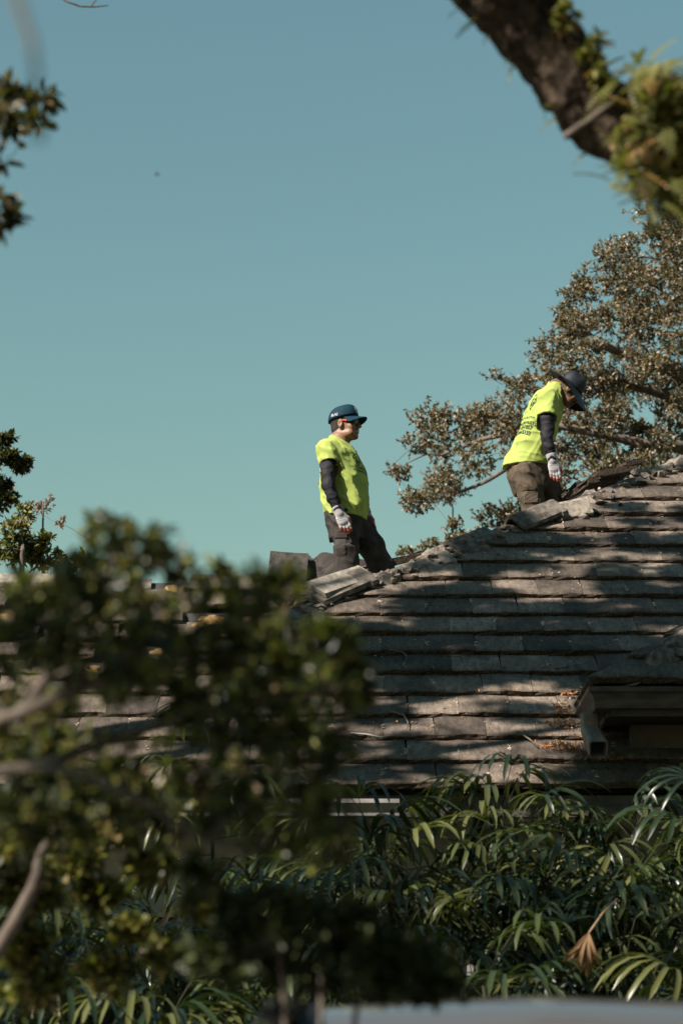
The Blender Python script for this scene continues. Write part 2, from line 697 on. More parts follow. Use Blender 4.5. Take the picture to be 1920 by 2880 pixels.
EXPO, TW = 0.34, 0.333
hipn = Vector((-1, hdx, 0)).normalized()                  # sideways out of the hip, to the left
rest = []
joints = []
for k in range(0, 20):
    s = -0.05 + k * EXPO
    Pn = A0 + UPA * s
    off = ((k * 0.5 + random.uniform(-0.08, 0.08)) % 1.0) * TW
    x = -3.4 + off
    while x < 4.8:
        xc = x + TW / 2
        hx = hip_x(Pn.y) + 0.02
        hx2 = hip_x(Pn.y + 0.42 * UPA.y) + 0.02
        if xc + TW / 2 > hx:
            P = Vector((xc, Pn.y, Pn.z)) + AN * random.uniform(-0.002, 0.004)
            wm = slope_mat(P, Vector((1, 0, 0)), UPA, AN, R(random.gauss(0, 0.8)), R(random.uniform(-0.9, 0.6)))
            me = random.choice(TV)
            if xc - TW / 2 < hx2:
                me = cut_mesh(me, wm, Vector((hip_x(Pn.y) + 0.02, Pn.y, 0)), hipn)
            if me is not None:
                joints.append((P + Vector((TW / 2, 0, 0)), k))
                px, py = proj(P + UPA * 0.15)
                if -80 < px < 2000 and py > 1200:
                    link('tile', me, None, roof, wm)
                else:
                    rest.append((me, wm))
        x += TW
join_stuff('tile_field', rest, [M['tile'], M['nose']], roof)

# ---- light dust and mortar crumbs lying in the joints and on the tiles
crumb = pm('mortar_crumb', (0.4, 0.31, 0.25), (0.58, 0.48, 0.4), 50, 0.95)


def rock(seed, r, flat=0.7, npts=11):
    rr = random.Random(seed)
    bm = bmesh.new()
    for _ in range(npts):
        v = Vector((rr.gauss(0, 1), rr.gauss(0, 1), rr.gauss(0, 1))).normalized() * r * rr.uniform(0.75, 1.05)
        bm.verts.new((v.x * rr.uniform(0.9, 1.3), v.y, v.z * flat))
    res = bmesh.ops.convex_hull(bm, input=bm.verts)
    bmesh.ops.delete(bm, geom=[e for e in res['geom_interior'] if isinstance(e, bmesh.types.BMVert)], context='VERTS')
    V = [v.co.copy() for v in bm.verts]
    bm.verts.index_update()
    Fc = [[v.index for v in f.verts] for f in bm.faces]
    bm.free()
    return V, Fc


def onA(px, py, lift=0.075):
    return onplane(px, py, A0 + AN * lift, AN)


TOP = lambda y: float(np.interp(y, [0, .05, .2, .42], [.084, .0855, .069, .036]))
mb = MB()
for q in range(620):
    k = random.randrange(0, 19)
    s = -0.05 + k * EXPO + random.uniform(0.02, 0.33)
    Y = A0.y + s * UPA.y
    X = random.uniform(max(hip_x(Y), -2.3) + 0.1, 3.0)
    fr = (s + 0.05) % EXPO
    P = Vector((X, Y, zA(Y))) + AN * (TOP(fr) + .002)
    V, Fc = rock(q, random.choice((0.005, 0.006, 0.008, 0.012)), 0.55, 7)
    mb.add([P + v for v in V], Fc)
for q, (P, k) in enumerate(joints):
    if random.random() < 0.7:
        n_ = random.randint(4, 15)
        f0 = random.uniform(0.02, 0.2)
        for z_ in range(n_):
            fr = f0 + random.uniform(0, .12)
            if fr > .32: continue
            Pq = P + UPA * fr + AN * (TOP(fr) + .002) + Vector((random.gauss(0, .006), 0, 0))
            V, Fc = rock(q * 20 + z_, random.choice((0.006, 0.008, 0.010, 0.014)), 0.6, 7)
            mb.add([Pq + v for v in V], Fc)
tag(mb.build('grit', crumb, roof), kind='stuff')

# ---- crumbled mortar bed along the hip
def lumpy_bed(path, width, height, seed, step=0.028):
    r = random.Random(seed)
    V, Fc = [], []
    n = 13
    m = len(path)
    for i, (P, side, up) in enumerate(path):
        e = min(1, 6 * i / m, 6 * (m - 1 - i) / m + 0.2)
        for j in range(n):
            a = j / (n - 1) * 2 - 1
            q = Vector(P) + Vector(side) * (a * width)
            hgt = height * max(0.0, 1 - abs(a) ** 2.2)
            f = 0.75 * float(vnoise(q.x * 6, q.y * 6, q.z * 6)) + 0.5 * float(vnoise(q.x * 14, q.y * 14, q.z * 14)) + 0.35 * float(vnoise(q.x * 34, q.y * 34, q.z * 34))
            stepq = math.floor(f * 3.0) / 3.0
            q += Vector(up) * (hgt * (1 + 0.62 * stepq + 0.2 * f) * e - 0.05) + Vector(side) * (0.02 * f)
            V.append(q)
    for i in range(m - 1):
        for j in range(n - 1):
            Fc.append((i * n + j, i * n + j + 1, (i + 1) * n + j + 1, (i + 1) * n + j))
    return V, Fc


hup = Vector((0, 0, 1))
hside = HD.cross(hup).normalized()                   # to the right and towards the camera
path = []
hs = (hip_at(620) - H1).length * -1
he = (hip_at(2080) - H1).length
s = hs
while s < he:
    path.append((H1 + HD * s + hup * 0.045, hside, hup))
    s += 0.024
V, Fc = lumpy_bed(path, 0.155, 0.086, 5)
link('mortar_bed', make_mesh('mortar_bed', V, Fc), M['mortar'], house)


# ---- ridge tiles: bent concrete slabs, one by one, loose on the hip
def ridge_tile_mesh(seed, Lg=0.43, leg=0.175, ang=36, th=0.026):
    r = random.Random(seed)
    def profile(sc_, t):
        c, s_ = math.cos(R(ang)), math.sin(R(ang))
        pts = []
        o = [(-leg * c, -leg * s_), (-0.055, -0.033), (-0.022, -0.006), (0.022, -0.006), (0.055, -0.033), (leg * c, -leg * s_)]
        out_ = [(a * sc_, b * sc_) for a, b in o]
        inn = [(a * sc_ * 0.985, b * sc_ - t) for a, b in o[::-1]]
        return out_ + inn
    V, Fc = [], []
    ys = [0.0, 0.012, 0.13, 0.28, 0.372, 0.378, Lg - 0.006, Lg]
    scs = [1.0, 1.015, 1.0, 0.985, 0.975, 1.03, 1.03, 1.0]
    n = 12
    for y, q in zip(ys, scs):
        for (a, b) in profile(q, th):
            V.append((a + r.uniform(-1, 1) * 0.0022, y + r.uniform(-1, 1) * 0.003, b + r.uniform(-1, 1) * 0.002))
    for i in range(len(ys) - 1):
        for j in range(n):
            k = (j + 1) % n
            Fc.append((i * n + j, i * n + k, (i + 1) * n + k, (i + 1) * n + j))
    Fc.append(tuple(range(n - 1, -1, -1)))
    Fc.append(tuple((len(ys) - 1) * n + j for j in range(n)))
    me = make_mesh('ridge_tile', V, Fc)
    bm = bmesh.new()
    bm.from_mesh(me)
    bmesh.ops.recalc_face_normals(bm, faces=bm.faces)
    bm.to_mesh(me)
    bm.free()
    return me


def frame(along, up):
    y = Vector(along).normalized()
    z = (Vector(up) - y * Vector(up).dot(y)).normalized()
    return Matrix((y.cross(z), y, z)).transposed().to_4x4()


def ridge_tile(P, along, up, seed, mat, label, group=None, roll=0, yaw=0, pitch=0, scale=1.0):
    wm = Matrix.Translation(P) @ frame(along, up) @ Matrix.Rotation(R(yaw), 4, 'Z') @ Matrix.Rotation(R(pitch), 4, 'X') @ Matrix.Rotation(R(roll), 4, 'Y') @ Matrix.Scale(scale, 4)
    o = link('ridge_tile', ridge_tile_mesh(seed), mat, None, wm)
    return tag(o, label, 'roof tile', group)


GR = 'loose ridge tiles on the hip'
hn = (AN + Vector((-BGX, -BGY, 1)).normalized()).normalized()
ridge_tile(hip_at(680) + hn * 0.10, HD, hn, 1, M['capdark'], 'grey ridge tile still bedded at the low end of the hip below the hammer', GR, yaw=-3, scale=1.1)
for i, (px, lift, yw) in enumerate(((868, 0.13, 4), (872, 0.175, -3), (882, 0.222, 2))):
    ridge_tile(hip_at(px) + hn * lift, HD, hn, 10 + i, M['cap'] if i == 2 else M['capdark'],
               ('bottom ridge tile of the stack of three by the standing man in the cap',
                'middle ridge tile of the stack of three by the standing man in the cap',
                'pale top ridge tile of the stack of three by the standing man in the cap')[i], GR, yaw=yw, pitch=(0, 1, -2)[i], scale=1.3)
ridge_tile(hip_at(1215) + hn * 0.085, HD, hn, 21, M['capdark'], 'lower of two overlapping ridge tiles midway between the two men', GR, yaw=-6, scale=1.1)
ridge_tile(hip_at(1262) + hn * 0.135, HD, hn, 22, M['capdark'], 'upper of two overlapping ridge tiles midway between the two men', GR, yaw=3, scale=1.12)
ridge_tile(hip_at(1055) + hn * 0.085 + hside * .03, HD, hn, 31, M['capdark'], 'half buried ridge tile just uphill of the stack of three', GR, yaw=9, roll=-6, scale=.95)
ridge_tile(hip_at(1140) + hn * 0.075 + hside * .05, HD, hn, 32, M['cap'], 'pale ridge tile sunk in mortar below the two overlapping ones', GR, yaw=-12, roll=8, scale=.85)
ridge_tile(hip_at(1690) + hn * 0.075, HD, hn, 33, M['capdark'], 'ridge tile still bedded uphill of the stooping man', GR, yaw=4, roll=-4, scale=.95)
ridge_tile(hip_at(1800) + hn * 0.085, HD, hn, 34, M['cap'], 'pale ridge tile bedded near the top of the hip', GR, yaw=-5, roll=5, scale=1.0)
ridge_tile(hip_at(1425) + hn * 0.15 + hside * 0.09, HD, hn, 23, M['capdark'], 'dark ridge tile tipped over in front of the stooping man', GR, yaw=-8, roll=6, pitch=0, scale=1.08)
ridge_tile(hip_at(1512) + hn * 0.12 + hside * 0.13, HD, hn, 24, M['cap'], 'speckled ridge tile turned askew beside the dark tipped one', GR, yaw=-30, roll=26, pitch=-8, scale=.85)

# ---- broken flat tiles lying behind the top of the hip
slab_me = [tile_variant(100 + i, 0.30, 0.012) for i in range(4)]
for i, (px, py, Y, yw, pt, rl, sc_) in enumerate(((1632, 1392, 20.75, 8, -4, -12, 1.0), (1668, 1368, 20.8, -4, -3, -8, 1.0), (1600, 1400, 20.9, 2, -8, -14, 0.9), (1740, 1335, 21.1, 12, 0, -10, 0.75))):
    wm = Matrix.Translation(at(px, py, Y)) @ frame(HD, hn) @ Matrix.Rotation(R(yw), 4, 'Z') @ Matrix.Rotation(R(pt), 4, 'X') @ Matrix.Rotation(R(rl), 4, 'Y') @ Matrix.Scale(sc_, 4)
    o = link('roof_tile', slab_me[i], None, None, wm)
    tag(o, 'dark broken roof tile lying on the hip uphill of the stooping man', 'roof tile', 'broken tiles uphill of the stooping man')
# thin metal strip of flashing under them
a, b = at(1600, 1405, 20.7), at(1790, 1312, 21.3)
sd = Vector((0.3, 0.9, 0)).normalized() * 0.07
solo('flashing_strip', [a, b, b + sd, a + sd, a - hup * .004, b - hup * .004, b + sd - hup * .004, a + sd - hup * .004],
     [(0, 1, 2, 3), (7, 6, 5, 4), (0, 4, 5, 1), (1, 5, 6, 2), (2, 6, 7, 3), (3, 7, 4, 0)],
     pm('bare_metal', (0.5, 0.5, 0.5), None, rough=0.35, metal=0.8), label='thin bright metal flashing strip under the broken tiles', cat='flashing')

# ---- chunks of mortar scattered near the hip
CH = [(1590, 1432, .045), (1612, 1446, .03), (1640, 1452, .05), (1655, 1440, .035), (1575, 1462, .035), (1690, 1412, .05), (1720, 1398, .04), (1745, 1420, .028),
      (1770, 1402, .025), (1820, 1415, .022), (1760, 1362, .045), (1800, 1350, .05), (1840, 1330, .045), (1880, 1318, .05), (1560, 1500, .018), (1470, 1512, .02),
      (1210, 1575, .035), (1240, 1562, .03), (1185, 1590, .04), (1150, 1604, .045), (1120, 1612, .05), (1100, 1632, .035), (1165, 1618, .025), (1450, 1530, .02),
      (1400, 1560, .018), (905, 1712, .03), (870, 1722, .035), (850, 1740, .03), (930, 1700, .025), (890, 1735, .03), (820, 1752, .03), (1905, 1405, .015), (1640, 1500, .015), (1860, 1455, .018)] + [(900 + 24 * q, 1690 - 9.6 * q + random.uniform(-8, 30), random.uniform(.02, .06)) for q in range(42)]
for i, (px, py, r_) in enumerate(CH):
    P = onA(px, py, 0.075 + r_ * 0.5)
    hx = hip_x(P.y)
    if P.x < hx + 0.02: P = hip_at(px) + hup * (0.09 + r_ * 0.4)
    V, Fc = rock(500 + i, r_, 0.75, 12)
    w_ = 'by the hammer and the lowest ridge tile' if px < 960 else 'on the hip between the two men' if px < 1350 else 'at the askew ridge tile before the stooping man' if px < 1620 else 'below the broken tiles uphill of the stooping man'
    solo('mortar_chunk', [P + v for v in V], Fc, M['mortar'] if i % 4 else M['capdark'], label='rough mortar chunk %s' % w_, cat='rubble', group='mortar chunks ' + w_)

# ---- wing behind, half stripped of its tiles
CR_Y = 21.5
CR_Z = at(300, 1640, CR_Y).z
wing = MB().add([(-9, 17.6, CR_Z - PM * (CR_Y - 17.6)), (-0.15, 17.6, CR_Z - PM * (CR_Y - 17.6)), (-0.15, CR_Y, CR_Z), (-9, CR_Y, CR_Z)], [(0, 1, 2, 3)]).build('wing_roof', M['felt'], house)
MB().add([(-9, CR_Y, CR_Z), (-0.15, CR_Y, CR_Z), (-0.15, CR_Y + 3.6, CR_Z - PM * 3.6), (-9, CR_Y + 3.6, CR_Z - PM * 3.6)], [(0, 1, 2, 3)]).build('wing_back_roof', M['felt'], house)


def blob(P, r, seed, U, Vv, N):
    rr = random.Random(seed)
    V, Fc = [], []
    nu, nv = 9, 4
    ph = rr.uniform(0, 6)
    for j in range(nv + 1):
        el = j / nv * math.pi / 2
        for i in range(nu):
            a = 2 * math.pi * i / nu
            q = r * (1 + 0.22 * math.sin(3 * a + ph) + rr.uniform(-.1, .1)) * math.cos(el)
            V.append(P + U * (q * math.cos(a) * 1.35) + Vv * (q * math.sin(a)) + N * (r * 0.62 * math.sin(el) * (1 + rr.uniform(-.12, .12))))
    for j in range(nv):
        for i in range(nu):
            i2 = (i + 1) % nu
            Fc.append((j * nu + i, j * nu + i2, (j + 1) * nu + i2, (j + 1) * nu + i))
    return V, Fc


C0 = Vector((0, CR_Y, CR_Z))
for k in range(10):
    s = -(k + 1) * EXPO + 0.02
    Pn = C0 + UPA * s
    x = -3.3 + (k % 2) * 0.5 * TW
    while x < -0.35:
        P = Vector((x + TW / 2, Pn.y, Pn.z))
        px, py = proj(P + UPA * 0.15)
        zb = zB(P.x, P.y)
        if -60 < px < 930 and P.z > zb - 0.1:
            if random.random() < 0.52:
                wm = slope_mat(P, Vector((1, 0, 0)), UPA, AN, R(random.gauss(0, 2.5)), R(random.uniform(-2.5, 1)))
                link('tile', random.choice(TV), None, wing, wm)
            elif random.random() < 0.75:
                V, Fc = blob(P + UPA * random.uniform(0.08, 0.25) + AN * 0.0, random.uniform(0.035, 0.06), k * 100 + int(x * 10), Vector((1, 0, 0)), UPA, AN)
                link('foam_dab', make_mesh('foam_dab', V, Fc, True), M['foam'], wing)
        x += TW
# foam dabs where the photograph shows them
for i, (px, py, r_) in enumerate(((500, 1658, .07), (600, 1748, .075), (430, 1788, .07), (640, 1702, .04), (545, 1702, .04), (820, 1665, .055), (540, 1790, .05), (560, 1760, .045))):
    P = onplane(px, py, C0 + AN * 0.05, AN)
    V, Fc = blob(P, r_, 900 + i, Vector((1, 0, 0)), UPA, AN)
    link('foam_dab', make_mesh('foam_dab', V, Fc, True), M['foam'], wing)
for i, px in enumerate((60, 215, 330)):
    ridge_tile(at(px - 60, (1612, 1618, 1626)[i], CR_Y - 0.05), Vector((1, 0.05, 0)), (0, 0, 1), 40 + i, M['cap'] if i == 0 else M['capdark'], 'grey ridge tile left on the ridge of the half stripped wing', 'ridge tiles on the wing ridge', scale=1.1)

# ---- loose flat tiles stacked behind the man in the cap
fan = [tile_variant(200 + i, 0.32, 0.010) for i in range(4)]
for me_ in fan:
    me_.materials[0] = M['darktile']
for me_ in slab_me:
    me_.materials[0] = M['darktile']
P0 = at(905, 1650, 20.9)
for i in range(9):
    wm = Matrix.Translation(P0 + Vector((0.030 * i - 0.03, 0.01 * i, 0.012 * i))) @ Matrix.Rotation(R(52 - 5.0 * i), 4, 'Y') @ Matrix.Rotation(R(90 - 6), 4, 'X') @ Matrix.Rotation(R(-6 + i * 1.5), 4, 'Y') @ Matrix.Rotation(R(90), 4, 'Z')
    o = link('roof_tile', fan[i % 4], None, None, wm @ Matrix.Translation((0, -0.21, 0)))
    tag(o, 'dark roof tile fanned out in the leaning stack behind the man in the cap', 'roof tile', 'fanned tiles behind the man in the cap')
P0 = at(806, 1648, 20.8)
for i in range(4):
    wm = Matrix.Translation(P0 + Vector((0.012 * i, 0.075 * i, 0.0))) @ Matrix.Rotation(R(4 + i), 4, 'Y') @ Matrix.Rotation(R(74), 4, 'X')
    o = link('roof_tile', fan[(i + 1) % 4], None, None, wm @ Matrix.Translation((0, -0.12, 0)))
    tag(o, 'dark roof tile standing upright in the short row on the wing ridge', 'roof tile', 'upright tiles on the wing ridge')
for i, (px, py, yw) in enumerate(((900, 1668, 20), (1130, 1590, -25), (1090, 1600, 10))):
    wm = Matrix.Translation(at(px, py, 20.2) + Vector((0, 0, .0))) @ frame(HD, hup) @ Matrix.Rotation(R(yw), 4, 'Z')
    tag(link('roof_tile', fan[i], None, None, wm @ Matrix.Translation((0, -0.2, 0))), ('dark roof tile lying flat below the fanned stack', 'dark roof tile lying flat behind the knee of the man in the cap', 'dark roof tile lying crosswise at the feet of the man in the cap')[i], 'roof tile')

# ---- hammer with a wooden handle lying on the mortar
ha, hb = at(778, 1736, H1.y + 0.02), at(862, 1686, H1.y + 0.22)
ha.z += 0.0
ham = empty('hammer', ha, 'hammer with an orange wooden handle and black collar half under the stacked ridge tiles', 'hammer')
hdv = (hb - ha).normalized()
MB().tube([ha, ha + hdv * .03, ha + hdv * .1, ha + hdv * 0.2, hb], [.014, .018, .016, .0145, .015], 10).build('handle', pm('ash_handle', (0.42, 0.2, 0.05), (0.62, 0.34, 0.11), 30, 0.45, stretch=(1, 1, 1)), ham, True)
MB().tube([hb, hb + hdv * 0.09], [.019, .018], 10).build('collar', pm('black_rubber', (0.02, 0.02, 0.022), None, rough=0.6), ham, True)
hd = hb + hdv * 0.11
sv = hdv.cross(hup).normalized()
MB().tube([hd - sv * 0.07, hd - sv * 0.05, hd + sv * 0.02, hd + sv * 0.09], [.018, .016, .014, .004], 8).build('head', pm('tool_steel', (0.3, 0.3, 0.3), None, rough=0.4, metal=0.9), ham)

# ---- eaves, wall, windows
MB().box((-3.4, 16.02, 3.0), (11, 16.06, 3.135)).build('fascia', M['gutter'], house)
MB().box((-3.4, 16.06, 2.98), (11, 16.62, 2.999)).build('soffit', M['trim'], house)
kp = [(0, 0), (0.07, 0), (0.075, 0.02), (0.09, 0.05), (0.115, 0.075), (0.115, 0.10), (0.108, 0.10), (0.108, 0.082), (0.083, 0.056), (0.068, 0.026), (0.064, 0.008), (0.008, 0.008), (0.008, 0.1), (0, 0.1)]
gp = [(Vector((X, 16.015, 3.0)), Vector((0, -1, 0)), Vector((0, 0, 1))) for X in (-3.4, 0.36)]
MB().sweep(kp, gp).build('gutter', pm('pale_gutter', (0.2, 0.185, 0.17), (0.3, 0.28, 0.26), 5, 0.45, coord='world'), house)
wall = MB().box((-3.0, 16.62, 0.0), (10.6, 16.8, 3.12)).build('wall', M['siding'], house)
MB().box((-2.9, 16.8, 0.0), (10.5, 27, 3.1)).build('core_wall', M['siding'], house)
bz = 2.56
while bz < 3.0:
    MB().add([(-3.0, 16.594, bz), (10.6, 16.594, bz), (10.6, 16.612, bz + .145), (-3.0, 16.612, bz + .145), (-3.0, 16.619, bz), (10.6, 16.619, bz)],
             [(0, 1, 2, 3), (4, 5, 1, 0)]).build('siding_board', M['siding'], wall)
    bz += 0.14
bz = 0.1
while bz < 1.2:
    MB().add([(-3.0, 16.594, bz), (10.6, 16.594, bz), (10.6, 16.612, bz + .145), (-3.0, 16.612, bz + .145), (-3.0, 16.619, bz), (10.6, 16.619, bz)],
             [(0, 1, 2, 3), (4, 5, 1, 0)]).build('siding_board', M['siding'], wall)
    bz += 0.14
for x0 in (-2.6, -0.9, 0.8, 2.5):
    wd = MB().box((x0, 16.56, 2.42), (x0 + 1.6, 16.617, 2.56)).box((x0, 16.56, 1.2), (x0 + 1.6, 16.617, 1.28)).box((x0, 16.56, 1.28), (x0 + .07, 16.617, 2.42)).box((x0 + 1.53, 16.56, 1.28), (x0 + 1.6, 16.617, 2.42)).build('window', M['trim'], house)
    MB().box((x0 + .07, 16.59, 1.28), (x0 + .785, 16.61, 2.42)).build('pane', M['glass'], wd)
    MB().box((x0 + .785, 16.575, 1.28), (x0 + .815, 16.612, 2.42)).build('mullion', M['trim'], wd)
    MB().box((x0 + .815, 16.59, 1.28), (x0 + 1.53, 16.61, 2.42)).build('pane', M['glass'], wd)

# ---- raised bay at the right with its own hip roof and gutter
DC = at(1684, 1934, 15.85)
dx, dz = DC.x, DC.z
DY = 15.85
bw = MB().box((dx + 0.25, DY + 0.5, 3.0), (6.2, 19, dz - 0.16)).build('bay_wall', M['bay_shaded'], house)
MB().box((dx + 0.23, DY + 0.485, dz - 0.36), (6.2, DY + 0.499, dz - 0.30)).build('trim_board', M['bay_shaded'], bw)
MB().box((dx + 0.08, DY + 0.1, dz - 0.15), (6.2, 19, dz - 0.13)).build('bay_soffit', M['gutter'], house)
MB().box((dx + 0.055, DY + 0.1, dz - 0.17), (dx + 0.079, 17.1, dz + 0.0)).box((dx + 0.08, DY + 0.075, dz - 0.17), (6.2, DY + 0.099, dz + 0.0)).build('bay_fascia', M['gutter'], house)
kg = [(0, 0), (0.075, 0), (0.08, 0.022), (0.084, 0.05), (0.1, 0.085), (0.122, 0.1), (0.122, 0.128), (0.112, 0.132), (0.112, 0.106), (0.09, 0.09), (0.075, 0.054), (0.07, 0.008), (0.008, 0.008), (0.008, 0.13), (0, 0.13)]
ca = 0.085
bot = dz - 0.13
gl = [(Vector((dx + 0.05, 17.0, bot)), Vector((-1, 0, 0)), hup), (Vector((dx + 0.05, DY + 0.07, bot)), Vector((-1, -1, 0)), hup), (Vector((6.2, DY + 0.07, bot)), Vector((0, -1, 0)), hup)]
gut = MB().sweep(kg, gl).build('bay_gutter', M['gutter'], house)
# downspout elbow: a ribbed rectangular pipe opening towards the street
rr_ = []
hw, hh_, nr = 0.058, 0.058, 5
for cx, cy, a0 in ((1, 1, 0), (-1, 1, 90), (-1, -1, 180), (1, -1, 270)):
    for q in range(nr):
        a = R(a0 + 90 * q / (nr - 1))
        rr_.append((cx * (hw - .018) + .018 * math.cos(a), cy * (hh_ - .018) + .018 * math.sin(a)))
ds = []
p1 = Vector((dx - 0.035, 16.12, bot + 0.005))
for pt, dirv in ((p1, (0, 0, -1)), (p1 + Vector((0, -0.01, -0.10)), (0, -.15, -1)), (p1 + Vector((0.01, -0.08, -0.17)), (0, -.7, -.7)), (p1 + Vector((0.02, -0.2, -0.235)), (0.05, -.85, -.5)), (p1 + Vector((0.025, -0.25, -0.262)), (0.05, -.85, -.5))):
    dv = Vector(dirv).normalized()
    U = Vector((1, 0, 0))
    ds.append((pt, U, dv.cross(U).normalized()))
inner = [(p_ - ds[-1][1] * 0 , u_ * 0.86, v_ * 0.86) for p_, u_, v_ in ds[::-1]]
dsp = MB().sweep(rr_, ds + inner[:4], caps=False).build('downspout', pm('weathered_downspout', (0.1, 0.085, 0.065), (0.24, 0.21, 0.16), 9, 0.55, 0.2, 0.003, coord='world'), gut, False)
rb = MB()
for ox in (-0.03, -0.01, 0.01, 0.03):
    rb.tube([p_ + u_ * ox - v_ * (-hh_ - .001) for p_, u_, v_ in ds[1:]], 0.0035, 5)
    rb.tube([p_ + u_ * ox - v_ * (hh_ + .001) for p_, u_, v_ in ds[1:]], 0.0035, 5)
rb.build('rib', dsp.data.materials[0], gut)
# its roof
RT = 2.3
broof = MB().add([(dx, DY + .0, dz), (6.2, DY, dz), (6.2, DY + RT, dz + PM * RT), (dx + RT, DY + RT, dz + PM * RT), (dx, DY + 2 * RT, dz), ],
                 [(0, 1, 2, 3), (0, 3, 4)]).build('bay_roof', M['felt'], house)
B0 = Vector((0, DY, dz))
rest = []
for k in range(7):
    Pn = B0 + UPA * (k * EXPO - 0.03)
    x = dx + (k % 2) * 0.5 * TW - 0.3
    while x < 5.0:
        xc = x + TW / 2
        lim = dx + (Pn.y - DY)
        if xc + TW / 2 > lim and Pn.y < DY + RT - 0.2:
            wm = slope_mat(Vector((xc, Pn.y, Pn.z)) + AN * 0.004, Vector((1, 0, 0)), UPA, AN, R(random.gauss(0, .4)))
            me = random.choice(TV)
            if xc - TW / 2 < lim + 0.36: me = cut_mesh(me, wm, Vector((lim, Pn.y, 0)), Vector((-1, 1, 0)).normalized())
            if me is not None:
                px, py = proj(wm.translation)
                if px < 2000: link('tile', me, None, broof, wm)
                else: rest.append((me, wm))
        x += TW
LN = Vector((-PM, 0, 1)).normalized()
LU = Vector((math.cos(R(34)), 0, math.sin(R(34))))
for k in range(6):
    Pn = Vector((dx, 0, dz)) + LU * (k * EXPO - 0.03)
    y = DY - 0.2 + (k % 2) * 0.5 * TW
    while y < DY + 2.6:
        yc = y + TW / 2
        lim = DY + (Pn.x - dx)
        if yc + TW / 2 > lim:
            wm = slope_mat(Vector((Pn.x, yc, Pn.z)) + LN * 0.004, Vector((0, -1, 0)), LU, LN)
            me = random.choice(TV)
            if yc - TW / 2 < lim + 0.36: me = cut_mesh(me, wm, Vector((dx, DY, 0)), Vector((1, -1, 0)).normalized())
            if me is not None:
                if k < 3: link('tile', me, None, broof, wm)
                else: rest.append((me, wm))
        y += TW
join_stuff('tile_field', rest, [M['tile'], M['nose']], broof)
bh = Vector((1, 1, PM)).normalized()
bhn = (AN + LN).normalized()
for i in range(5):
    P = Vector((dx + 0.06, DY + 0.06, dz)) + bh * (0.06 + i * 0.36) + bhn * (0.10 + (0.012 if i else 0))
    wm = Matrix.Translation(P) @ frame(bh, bhn) @ Matrix.Rotation(R((2, -4, 3, 0, 1)[i]), 4, 'Z') @ Matrix.Scale(1.15, 4)
    link('ridge_tile', ridge_tile_mesh(60 + i), M['capdark'], broof, wm)
# mortar under its ridge tiles, hanging out as a ragged fillet
path = []
s = 0.0
while s < 1.9:
    path.append((Vector((dx + 0.06, DY + 0.06, dz)) + bh * s + hup * 0.05 + Vector((.06, -.06, 0)), Vector((1, -1, 0)).normalized(), hup))
    s += 0.03
V, Fc = lumpy_bed(path, 0.14, 0.09, 9)
link('mortar_bed', make_mesh('mortar_bed', V, Fc), M['capdark'], broof)
# ================================================================== the two men
M['skin'] = pm('skin', (0.1860, 0.0930, 0.0527), (0.2356, 0.1240, 0.0713), 25, 0.5, 0.1, 0.001, 0.4)
M['hair'] = pm('short_black_hair', (0.012, 0.009, 0.008), (0.03, 0.023, 0.02), 120, 0.7, 0.6, 0.003)
M['shirt'] = pm('high_visibility_cotton', (0.30, 0.37, 0.085), (0.35, 0.42, 0.105), 6, 0.85, 0.12, 0.0015, 0.2, bscale=500)
M['sleeve'] = pm('dark_sleeve_knit', (0.0067, 0.0058, 0.0082), (0.0115, 0.0096, 0.0134), 30, 0.75, 0.2, 0.001, 0.3, bscale=400)
M['pants'] = pm('charcoal_work_cloth', (0.0288, 0.0245, 0.0223), (0.0540, 0.0468, 0.0418), 12, 0.9, 0.25, 0.0015, 0.2, bscale=350)
M['pants2'] = pm('brown_work_cloth', (0.0638, 0.0465, 0.0315), (0.0975, 0.0735, 0.0510), 12, 0.9, 0.25, 0.0015, 0.2, bscale=350)
M['glove'] = pm('grey_knit_glove', (0.3100, 0.2914, 0.2914), (0.4092, 0.3844, 0.3782), 45, 0.9, 0.3, 0.001, 0.2, bscale=600)
M['palm'] = pm('red_rubber_coating', (0.3850, 0.0525, 0.0210), (0.4900, 0.0910, 0.0350), 40, 0.55, 0.3, 0.001)
M['cap_c'] = pm('navy_teal_cap_cloth', (0.0026, 0.0218, 0.0364), (0.0042, 0.0312, 0.0478), 40, 0.8, 0.15, 0.001, 0.2, bscale=500)
M['hat'] = pm('black_nylon_hat', (0.0070, 0.0090, 0.0140), (0.0120, 0.0150, 0.0220), 20, 0.6, 0.15, 0.001, 0.35, bscale=200)
M['ink'] = pm('dark_print', (0.012, 0.03, 0.012), None, rough=0.7)
M['white'] = pm('white_thread', (0.4650, 0.4464, 0.4464), None, rough=0.8)
M['lens'] = pm('dark_lens', (0.006, 0.006, 0.007), None, rough=0.12, spec=0.6)
M['redplastic'] = pm('red_plastic', (0.6, 0.06, 0.05), None, rough=0.35)
M['boot'] = pm('worn_boot_leather', (0.06, 0.045, 0.035), (0.12, 0.09, 0.07), 20, 0.8, 0.3)


def camo():
    m, t, p, o = newmat('camouflage_neck_gaiter')
    n = noise_node(t, 34, 3, 0.6, dist=0.8)
    t.links.new(ramp(t, n, [(0.30, (0.02, 0.014, 0.01)), (0.42, (0.06, 0.05, 0.03)), (0.52, (0.17, 0.105, 0.06)), (0.62, (0.05, 0.042, 0.02)), (0.72, (0.26, 0.17, 0.10))]), p.inputs['Base Color'])
    p.inputs['Roughness'].default_value = 0.9
    return m


M['camo'] = camo()


